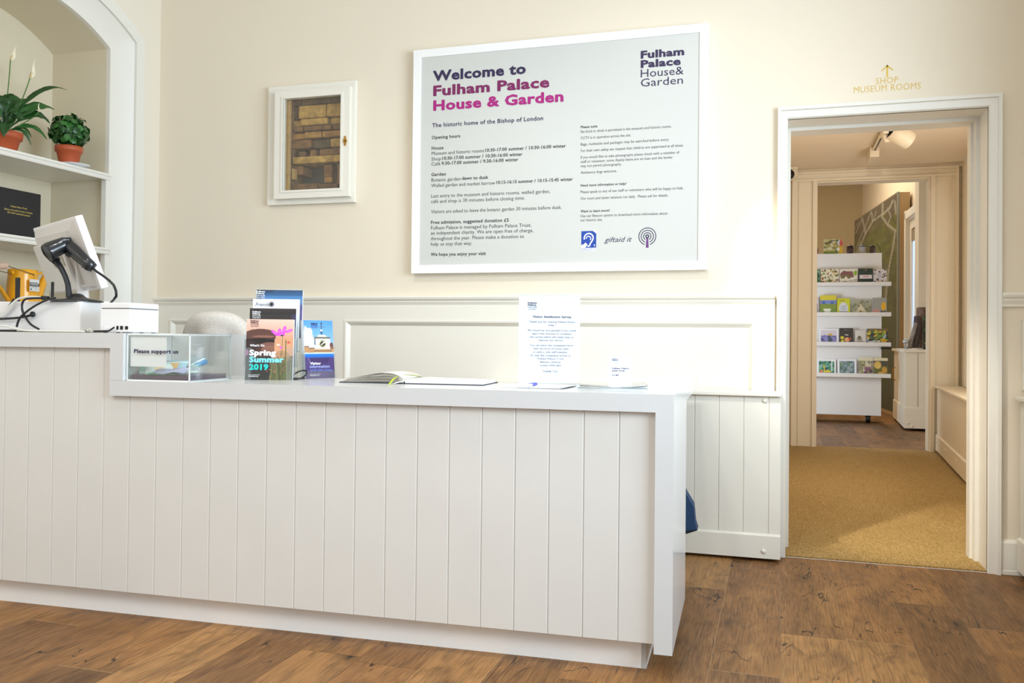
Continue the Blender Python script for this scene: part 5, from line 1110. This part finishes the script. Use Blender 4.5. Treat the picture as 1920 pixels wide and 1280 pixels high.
def item(name, x0, y0, x1, y1, img, lab, cat, grp, Y=SHY+.05, th=.012, lean=.12, edge=None, zbase=None):
    a, c = yp(x0, (y0+y1)/2, Y), yp(x1, (y0+y1)/2, Y); zt_ = yp((x0+x1)/2, y0, Y).z; zb_ = zbase if zbase is not None else yp((x0+x1)/2, y1, Y).z
    fr = Fr((a.x, Y, zb_+.0005), (1, 0, 0), (0, math.cos(lean), -math.sin(lean)), (0, math.sin(lean), math.cos(lean))); w, h = c.x-a.x, (zt_-zb_)/math.cos(lean)
    b = MB(); b.box(0, w, .0003, th, 0, h, 0, fr, bev=0); b.pic(img.a, fr, w, h, 0, 1)
    return b.done(name, [edge or paper, ink], label=lab, cat=cat, group=grp)
def fram(p, c='f2f2f4', k=.07): return p.rect(0, 0, 1, k, c).rect(0, 1-k, 1, 1, c).rect(0, 0, k, 1, c).rect(1-k, 0, 1, 1, c)
G1, G2, G3, G4 = 'cards and tins on the upper shop shelf', 'books and tins on the second shop shelf', 'cards and books on the third shop shelf', 'cards on the lowest shop shelf'
p = Pic(26, 28, '2f6a46'); p.speck(['1f4a34', '7fb090'], 14, .08, .16); item('tin', 1524, 505, 1537, 530, p, 'green tin at the left end of the upper shop shelf, partly hidden', 'tin', G1, zbase=shelf_in[0], th=.05)
p = Pic(36, 28, 'e8e0c4'); p.speck(['7a9a4a', '8a5a3a', 'd0b070', 'a0806a', '4f6a3c'], 46, .03, .07, seed=3); item('card', 1539.5, 504, 1573, 530, p, 'cream card patterned with little animals on the upper shop shelf', 'card', G1, zbase=shelf_in[0])
p = Pic(36, 28, 'ece6d6'); p.tri([(.03, .28), (.2, .12), (.72, .14), (.8, .45), (.78, .55), (.03, .5)], '8a5a58'); p.rect(.05, .4, .62, .62, '7c7446'); p.ell(.88, .26, .1, .16, '8fb42a'); p.ell(.36, .62, .08, .14, 'efe4cc'); p.line(.6, .72, 1, .7, .015, '6a5f52'); p.line(.6, .84, 1, .84, .015, '6a5f52'); p.ell(.3, .86, .22, .06, '6e7f4a'); item('card', 1574.5, 504, 1608, 530, p, 'card with a red roofed barn drawing on the upper shop shelf', 'card', G1, zbase=shelf_in[0])
p = Pic(30, 30, '22382e'); p.rect(.06, .4, .94, .64, 'e3d6d6'); p.rect(.3, .48, .7, .55, 'cf8f9a'); p.ell(.5, .1, .08, .06, '7a6a4a'); p.ell(.25, .9, .06, .04, '6a4a4a'); p.ell(.78, .9, .06, .04, '6a4a4a'); item('tin', 1610, 503, 1637, 530, p, 'dark green tin with a white label on the upper shop shelf', 'tin', G1, zbase=shelf_in[0], th=.04, lean=.05, edge=M('tin_green', '22382e', .4))
p = Pic(28, 28, 'dcd4d2'); p.speck(['5a4a44', '6a5248'], 22, .04, .07, seed=8); p.rect(.3, .3, .62, .62, 'c9c2cc'); item('card', 1638, 504, 1663, 530, p, 'pale card dotted with brown acorns at the right end of the upper shop shelf', 'card', G1, zbase=shelf_in[0])
p = Pic(20, 30, 'd6d2e4'); p.rect(.5, .3, .9, .9, '8a8494'); item('book', 1520, 560, 1535, 586, p, 'pale lilac book at the left end of the second shop shelf, partly hidden', 'book', G2, zbase=shelf_in[1])
p = Pic(30, 32, '6f8f24'); p.rect(0, 0, 1, .25, 'd8c81e'); p.rect(0, .25, 1, .45, '6f86c4'); p.rect(.14, .3, .3, .45, '3a52a4'); p.rect(.68, .3, .84, .45, '3a52a4'); p.rect(0, .45, 1, .68, '7d8f2a'); p.rect(.2, .7, .68, .78, 'efefdf'); p.rect(.26, .78, .62, .88, 'e2e2cc'); p.rect(0, .92, 1, 1, '4f6a1e'); item('tin', 1538, 553.5, 1568, 587, p, 'yellow blue and green tin with a bathtub picture on the second shop shelf', 'tin', G2, zbase=shelf_in[1], th=.05, lean=.04, edge=M('tin_yellow', 'b8a81e', .4))
p = Pic(26, 28, 'cfd427'); p.ell(.5, .6, .36, .36, 'dddfe2'); p.ell(.5, .62, .26, .1, 'b9bcc8', .7); p.line(.25, .8, .8, .8, .02, '8a8a94'); p.line(.3, .5, .7, .45, .02, '9a9aa8'); p.ell(.4, .14, .2, .05, 'b59a3a'); item('card', 1569.5, 559, 1594, 586, p, 'lime yellow card with a white drawing on the second shop shelf', 'card', G2, zbase=shelf_in[1])
p = Pic(40, 26, '8f9278'); p.rect(0, 0, 1, .3, 'a7aa96'); p.speck(['6f7a5a', 'b0a888', '8a7f5e'], 50, .03, .07, seed=5); p.tri([(.1, 1), (.45, .4), (.55, .4), (.9, 1)], 'd9cfae'); p.ell(.48, .3, .12, .1, '8a8466'); p.ell(.48, .82, .07, .14, 'a08458'); p.ell(.48, .33, .07, .07, 'c9bd9a'); item('card', 1595.5, 562, 1634, 586, p, 'landscape card of a formal garden path on the second shop shelf', 'card', G2, zbase=shelf_in[1])
p = Pic(28, 28, 'a3a19a'); p.rect(.0, .68, .5, 1, 'd89a92'); p.ell(.78, .5, .16, .26, 'eab427'); p.ell(.66, .9, .16, .14, '4f5256'); p.ell(.86, .82, .1, .1, '5f6266'); item('card', 1636, 558, 1663, 586, p, 'grey card with a yellow bird at the right end of the second shop shelf', 'card', G2, zbase=shelf_in[1])
p = Pic(36, 28, 'd8cfd6'); p.rect(.1, .42, .9, .9, '6f6aa4'); p.speck(['4f4a84', '8f8ac0', '2f3454', '7a76ae'], 40, .05, .1, (.1, .45, .85, .88), seed=6); p.ell(.58, .36, .13, .07, 'cdb04a'); p.ell(.55, .68, .08, .2, '2f4a5a'); fram(p); item('card', 1536, 616.5, 1572.5, 642, p, 'white bordered card of purple and blue flowers on the third shop shelf', 'card', G3, zbase=shelf_in[2])
p = Pic(26, 30, '2d2824'); p.ell(.2, .58, .13, .09, 'e3d321'); p.ell(.22, .8, .12, .09, 'd4c91e'); p.ell(.55, .7, .2, .13, 'e8a06a'); p.ell(.75, .66, .1, .07, 'c9553a'); p.line(.35, .1, .75, .12, .025, '6a665e'); p.line(.45, .4, .6, .42, .05, 'a09a90'); p.ell(.55, .95, .2, .06, 'b9bcc4'); item('book', 1574, 615, 1600, 642, p, 'black covered flower book on the third shop shelf', 'book', G3, zbase=shelf_in[2], th=.03)
p = Pic(26, 26, 'ddd6cd'); p.ell(.42, .6, .26, .16, '8f8468', .8); p.ell(.4, .5, .14, .12, '6a6048'); p.line(.1, .76, .8, .78, .04, 'a89a98'); item('card', 1603.5, 619, 1623.5, 642, p, 'white card with a small cottage drawing on the third shop shelf', 'card', G3, zbase=shelf_in[2])
p = Pic(44, 30, '3b3a3a'); p.rect(0, 0, 1, .18, '7d6a44'); p.speck(['6f8f3a', 'c8b83a', '9fb6c0', '2a3050', '4a6a4a', 'd8a83a'], 44, .05, .1, (.02, .15, .98, .8), seed=9); p.line(.1, .8, .6, .76, .035, 'dcdcd8'); p.tri([(.66, .6), (.98, .7), (.8, 1), (.7, .98)], 'd9a22e'); p.rect(0, .9, .66, 1, '2c4456'); item('book', 1625.5, 616, 1665, 643, p, 'dark book with yellow and blue birds at the right end of the third shop shelf', 'book', G3, zbase=shelf_in[2])
p = Pic(36, 28, '3f8a6a'); p.speck(['2a6a5a', '59a27a', '7fb0a0', '1f4f4a'], 40, .05, .12, seed=12); p.line(.36, .35, .4, .8, .03, 'd3b82a'); p.ell(.22, .8, .1, .12, 'd97a4a'); p.ell(.55, .76, .2, .07, 'e2c62a'); p.rect(.76, .1, .81, .75, 'dfe6dc'); fram(p, k=.09); item('card', 1532.5, 673.5, 1567.5, 701, p, 'white bordered card of a bright garden at the left of the lowest shop shelf', 'card', G4, zbase=shelf_in[3])
p = Pic(38, 28, '6f8688'); p.speck(['5a7a74', '8a9aa0', '6a8a6a', '4f6f66', '9aa6a8'], 50, .06, .12, seed=13); fram(p, 'f0f1f6', .1); item('card', 1570.5, 673.5, 1606, 701, p, 'white bordered card of a misty pond on the lowest shop shelf', 'card', G4, zbase=shelf_in[3])
p = Pic(28, 34, '8f9468'); p.rect(0, 0, 1, .2, 'e3dcbf'); p.speck(['d8d4b4', '6f7a4c', '9a7a84', 'c4b48a'], 40, .05, .1, (0, .25, 1, 1), seed=14); p.ell(.62, .6, .2, .14, '8a5f74'); p.ell(.5, .84, .16, .1, '7a4f64'); p.ell(.6, .42, .18, .12, 'd6ccb0'); p.ell(.85, .74, .12, .1, '6a4458'); item('card', 1610.5, 669, 1637, 701, p, 'card of pale and purple blossom on the lowest shop shelf', 'card', G4, zbase=shelf_in[3])
p = Pic(28, 32, '6a6a34'); p.rect(0, 0, 1, .17, 'e6dab4'); p.rect(0, .17, 1, .45, '4f4a40'); p.ell(.27, .38, .26, .2, 'd8b35a'); p.ell(.3, .46, .2, .14, 'e2c06a'); p.ell(.76, .66, .18, .18, 'cf9a3f'); p.ell(.5, .82, .18, .08, 'd8a94c'); item('card', 1638.5, 671, 1665, 701, p, 'card of yellow tulips at the right end of the lowest shop shelf', 'card', G4, zbase=shelf_in[3])
# on top of the display unit
p = Pic(38, 30, 'c9bf8a'); p.speck(['7a7f4a', 'b8a868', '8a8a58', 'd8cfa8', '5f6a3c'], 50, .05, .12, (0, .1, .8, 1), seed=15); p.line(.02, .28, .6, .08, .03, '5f4a34'); p.ell(.84, .25, .12, .18, 'cfd0d8'); p.ell(.92, .3, .07, .3, 'c9584a'); p.rect(.8, .5, 1, 1, 'd2ab34'); p.ell(.76, .7, .08, .12, 'e6e4da'); p.rect(0, .85, .7, 1, '6f7f34')
item('picture_book', 1544.5, 448, 1580, 476, p, 'illustrated picture book propped up on top of the display unit', 'book', None, Y=UY+.012, zbase=zt+.001)
def jar(x0, x1, y0, y1, body, lidc, lab, kind):
    Y = UY+.10; a, c = yp(x0, 470, Y), yp(x1, 470, Y); r_ = (c.x-a.x)/2; zt_ = yp((x0+x1)/2, y0, Y).z; o = Vector(((a.x+c.x)/2, UY+.026 if False else Y, zt+.001)); h = zt_-o.z
    t = thing('jar', o, lab, 'jar', 'small lidded jars on top of the display unit')
    b = MB(); pr_ = [(r_*.75, 0), (r_*.92, h*.1), (r_, h*.55), (r_*.9, h*.72), (r_*.8, h*.75)] if kind else [(r_*.85, 0), (r_*.9, h*.06), (r_*.9, h*.72), (r_*.8, h*.75)]
    b.lathe(pr_, o, 20); b.done('body', body, t)
    b = MB(); b.lathe([(r_*.98, h*.75), (r_*1.0, h*.79), (r_*.7, h*.88), (r_*.2, h*.91), (r_*.16, h*.96), (r_*.2, h*.98), (1e-5, h)], o, 20); b.done('lid', lidc, t)
b = MB(); b.box(uxL, uxR, UY+.051, UY+.35, zt-.05, zt); b.done('top_board', uw, du)
jd, jb, jg = M('jar_dark', '3a2420', .35), M('jar_brown', '4f3c34', .35), M('jar_pale', 'a9a8ac', .3)
jar(1587, 1601, 458, 475, jd, M('jar_lid_dark', '2a1c1a', .4), 'dark red brown jar nearest the picture book on the display unit', 1)
jar(1611, 1624, 457.5, 475, jg, M('jar_lid_blue', '4a505c', .35, .3), 'pale grey mug-like jar in the middle of the three on the display unit', 0)
jar(1629, 1642, 458, 475, jb, M('jar_lid_dark'), 'brown square-shouldered jar at the right end of the display unit top', 0)
jar(1523, 1534.5, 463, 475, M('jar_maroon', '5f1f2c', .3), M('jar_lid_dark'), 'maroon jar at the left end of the display unit top, mostly hidden', 1)
b = MB(); q0, q1 = yp(1642, 455, UY+.2), yp(1651, 470, UY+.2); b.tube([Vector((q1.x-.01, UY+.2, zt+.001)), q1, (q0+q1)/2, q0], .004, 6); b.strip(leaf_rows(bez(q1, (q0+q1)/2+Vector((.02, 0, .02)), q0, 6), [.001, .01, .014, .014, .01, .006, .001]), 0); b.done('green_sprig', M('sprig_green', '2f4a26', .5), label='dark green sprig sticking up behind the jars on the display unit', cat='sprig')
# big mural panel
mn, mf = yp(1683, 600, 12.7), yp(1602, 500, 15.6); mz = yp(1685, 360, 12.7).z
mn_r = yp(1703, 600, 12.7)
mur = thing('mural_panel', (mn.x+.2, 13.8, 0), 'tall free-standing panel painted with dark bare trees over green, behind the display unit', 'panel')
dm = (mf-Vector((mn.x, 12.7, mf.z))); ex_m = Vector((mf.x-mn.x, 15.6-12.7, 0)); Lm = ex_m.length; ex_m.normalize()
frm = Fr((mn.x, 12.7, 0), ex_m, Vector((ex_m.y, -ex_m.x, 0)), Z)          # local y points away to the right
b = MB(); b.prism([(0, .0), (Lm, 0), (Lm, .15), (0, .15)], 0.001, mz, 'z', 0, Fr((mn.x, 12.7, 0), ex_m, Vector((ex_m.y, -ex_m.x, 0)), Z)); b.done('core', M('panel_side_tan', 'b79b72', .6), mur)
pm = Pic(70, 300, '5a5346'); pm.grad(0, .12, '5e574c', '565040').grad(.12, 1, '555436', '4c5648'); pm.ell(.5, .22, .3, .11, '565c36', .75); pm.ell(.55, .24, .18, .07, '616a38', .6); pm.rect(0, .3, 1, 1, '4d5646', .5)
rg = random.Random(5)
for _ in range(160):
    x, y = rg.random(), rg.uniform(.05, .6); pm.ell(x, y, rg.uniform(.02, .05), rg.uniform(.008, .03), rg.choice(['4a5526', '656d30', '474a2c', '6b6a48']), .5)
def branch(pts, w_):
    for (x0, y0), (x1, y1) in zip(pts[:-1], pts[1:]):
        dx, dy = x1-x0, (y1-y0)*5.6; L_ = dx*dx+dy*dy+1e-9; t = np.clip(((pm.x-x0)*dx+(pm.y-y0)*5.6*dy)/L_, 0, 1)
        pm.put(np.hypot(pm.x-x0-t*dx, (pm.y-y0)*5.6-t*dy) < w_, '9a9488', .75)
for pts, w_ in (([(.2, .0), (.3, .1)], .022), ([(.3, .1), (.12, .17), (.02, .26)], .03), ([(.3, .1), (.47, .06), (.69, .052), (.84, .045), (.9, .02)], .026), ([(.44, .0), (.47, .06)], .016), ([(.69, .0), (.7, .055)], .02), ([(.67, .06), (.8, .12), (.95, .165)], .022), ([(.2, .01), (.03, .07)], .02), ([(.42, .01), (.28, .065), (.05, .15)], .016), ([(.95, .165), (.92, .22), (.82, .34)], .02), ([(.84, .045), (.72, .06)], .016), ([(.94, .03), (.96, .09)], .018), ([(.8, .04), (.86, .09), (.8, .12)], .012), ([(.1, .02), (.0, .04)], .016), ([(.55, .02), (.5, .05)], .012), ([(.16, .13), (.0, .2)], .018), ([(.82, .34), (.75, .5)], .022)): branch(pts, w_)
pm.a = pm.a[:, ::-1]
b = MB(); frp = Fr((mn.x+ex_m.x*Lm-ex_m.y*.001, 12.7+ex_m.y*Lm+ex_m.x*.001, 0.05), -ex_m, Vector((ex_m.y, -ex_m.x, 0)), Z); b.pic(pm.a[:, ::-1], frp, Lm, mz-.06, 0, 0); b.done('painting', ink, mur)
b = MB(); b.prism([(-.004, -.006), (.03, -.006), (.03, .0), (.0, .0), (.0, .02), (-.004, .02)], .001, mz+.004, 'z', 0, frm); b.prism([(-.004, -.006), (Lm, -.006), (Lm, .0), (-.004, .0)], mz, mz+.006, 'z', 0, frm); b.done('edging', M('grey_edging', '8f938c', .5), mur)
# window and pier on the right of the shop, cover below it with ornaments
xw = lambda px_, Y: yp(px_, 600, Y).x
b = MB(); wf = M('shop_window_frame', 'e9e2d4', .45)
# window standing in the right-hand side, seen very obliquely
n0 = Vector((xw(1697, 12.5), 12.5, 0)); n1 = Vector((xw(1722, 11.55), 11.55, 0)); exw = (n1-n0).normalized(); Lw = (n1-n0).length; frw = Fr(n0, exw, Vector((-exw.y, exw.x, 0)), Z)
zt0 = yp(1697, 397, 12.5).z; zl = .95
ring(b, 0, 0, 0, 0, 0, 0, 0, 0, 0, 0) if False else None
b.box(0, .14, 0, .08, zl, zt0, 0, frw); b.box(.14, .9, 0, .08, zt0-.14, zt0, 0, frw); b.box(.02, .12, -.02, 0, zl, zt0, 0, frw, bev=.005); b.box(.02, .9, -.02, 0, zt0-.12, zt0-.02, 0, frw, bev=.005); b.box(.14, .26, .03, .08, zl, zt0-.14, 0, frw)
b.box(.26, Lw+.2, .03, .08, zt0-.26, zt0-.14, 0, frw)
w2 = struct('window_2', b, wf)
b = MB(); b.box(.26, Lw+.2, .05, .055, zl, zt0-.42, 0, frw); b.done('pane', M('daylit_pane', 'b4cdf0', .3, emit=.75), w2)
b = MB(); b.box(.26, Lw+.2, .042, .049, zt0-.42, zt0-.26, 0, frw); b.done('window_blind', M('blind_taupe', '9a8c76', .8), label='rolled taupe blind at the top of the shop window', cat='blind')
b = MB(); PX0 = xw(1717, 11.4); b.box(PX0, 1.84, 11.2, 11.5, .93, 4.2); struct('wall_shop_pier', b, corr_m)
b = MB(); q0, q1 = xw(1741, 10.4), xw(1752, 10.4); zt2 = yp(1745, 381, 10.4).z; b.box(q0, q1, 10.38, 10.44, .95, zt2, bev=.01); struct('trim_shop_shutter', b, M('shutter_white', 'f6f2ea', .4))
ca_ = zp(1697.5, 804, .02); cb2 = zp(1676, 781, .02); cb2 = Vector((cb2.x, 12.35, 0)); 
cvx = Vector((ca_.x, ca_.y, 0)); cbx = hit(1676, 781, (0, 1, 0), 12.35); cbx = Vector((cbx.x, 12.35, 0))
sh_z = yp(1710, 655, cvx.y).z
sc3 = thing('radiator_cover', (cvx.x+.35, cvx.y+.5, 0), 'cream boarded shop radiator cover with ornaments on its ledge', 'radiator cover')
fpaint = M('corridor_frame_paint')
def corner_poly(o): 
    e_ = (cbx-cvx).normalized(); nn = Vector((e_.y, -e_.x, 0)); nn = nn if nn.x < 0 else -nn
    A = cvx+nn*o+Vector((0, -o, 0)); return [(A.x, A.y), (1.86, cvx.y-o), (1.66, cbx.y), ((cbx+nn*o).x, cbx.y)]
b = MB(); b.prism(corner_poly(0), .03, sh_z-.03, 'z'); 
b.done('boards', fpaint, sc3)
b = MB(); b.prism(corner_poly(.012), .03, .26, 'z'); b.done('skirting', fpaint, sc3)
b = MB(); b.prism(corner_poly(.03), sh_z-.03, sh_z, 'z'); b.done('ledge', fpaint, sc3)
b = MB(); gx_ = yp(1721, 720, cvx.y).x; b.box(gx_-.003, gx_+.003, cvx.y-.0015, cvx.y, .27, sh_z-.032); b.done('board_joint', M('joint_shadow', '9c907c', .8), sc3)
b = MB(); q = cvx.lerp(cbx, .72); b.tube([(q.x-.02, q.y, .52), (q.x-.05, q.y-.005, .55), (q.x-.05, q.y-.005, .66), (q.x-.02, q.y, .69)], .008, 8); b.done('handle', M('brass'), sc3)
for (px_, py_) in ((1702, 803-10), (1709.5, 799)):
    q = yp(px_, py_, cvx.y-.012); b = MB(); b.sphere((q.x, cvx.y-.013, q.z), .011, seg=10, rings=6); b.done('screw_head', fpaint, sc3)
# ornaments on that ledge
OY = cvx.y+.2
def ob(x, y, Y=OY): return yp(x, y, Y)
rock = M('driftwood', '7a665a', .85, noise=.35, nscale=25, bump=.6, bscale=50)
def lump(name, pts, rads, lab, cat, mt, Y=OY):
    P_ = [ob(x, y, Y) for x, y in pts]; dz = sh_z+.001-min(p.z for p in P_)+0; b = MB(); b.tube(P_, rads, 10); zmin = min(v.co.z for v in b.b.verts)
    for v in b.b.verts: v.co.z = max(v.co.z, sh_z+.0008)
    return b.done(name, mt, label=lab, cat=cat, group=None)
lump('driftwood', [(1727, 652), (1727, 630), (1728, 600), (1727, 576)], [.05, .055, .06, .05], 'tall rough brown driftwood post standing on the shop ledge', 'driftwood', rock, OY+.1)
lump('sculpture', [(1715, 652), (1717, 635), (1720, 612), (1719, 592)], [.035, .04, .045, .03], 'dark twisted wooden sculpture leaning on the driftwood post', 'sculpture', M('dark_wood_carving', '4a3f3c', .6, noise=.3, nscale=30), OY)
lump('sculpture', [(1704, 653), (1707, 642), (1712, 625), (1718, 605)], [.02, .022, .024, .02], 'grey slanting wooden sculpture in front of the dark one', 'sculpture', M('grey_wood_carving', '8f857c', .6, noise=.3, nscale=30), OY-.06)
b = MB(); q = ob(1698, 640, OY-.1); b.sphere((q.x, q.y, q.z+.0), .032, seg=16, rings=10); b.lathe([(.03, 0), (.03, .01), (.012, .02), (.012, max(.03, q.z-sh_z-.02))], (q.x, q.y, sh_z+.001), 14); b.done('glass_ball', M('silver_ball', 'b9c2c8', .15, .6), label='small shiny silver ball on a foot at the near end of the shop ledge', cat='ornament')
p = Pic(30, 60, '22331f'); p.speck(['2f5a2a', '1a2418', '3f7a34', '16201a'], 90, .05, .12, (0, 0, 1, .8), seed=31); p.rect(0, .78, 1, 1, '1c1f1a'); p.rect(.15, .8, .8, .84, 'b8b83a'); p.rect(.15, .88, .7, .9, '7f8f4a')
item('poster', 1731, 593, 1752, 652, p, 'dark green leafy poster standing on the shop ledge', 'poster', None, Y=OY-.03, th=.02, lean=.05, zbase=sh_z+.001)
# second cover seen far behind under the mural
b = MB(); q0, q1 = yp(1654, 770, 13.3), yp(1682, 770, 13.3); b.box(q0.x, q1.x-.01, 13.31-.9, 13.31-.88, .04, .86) if False else None
b.b.free()
#@@END@@
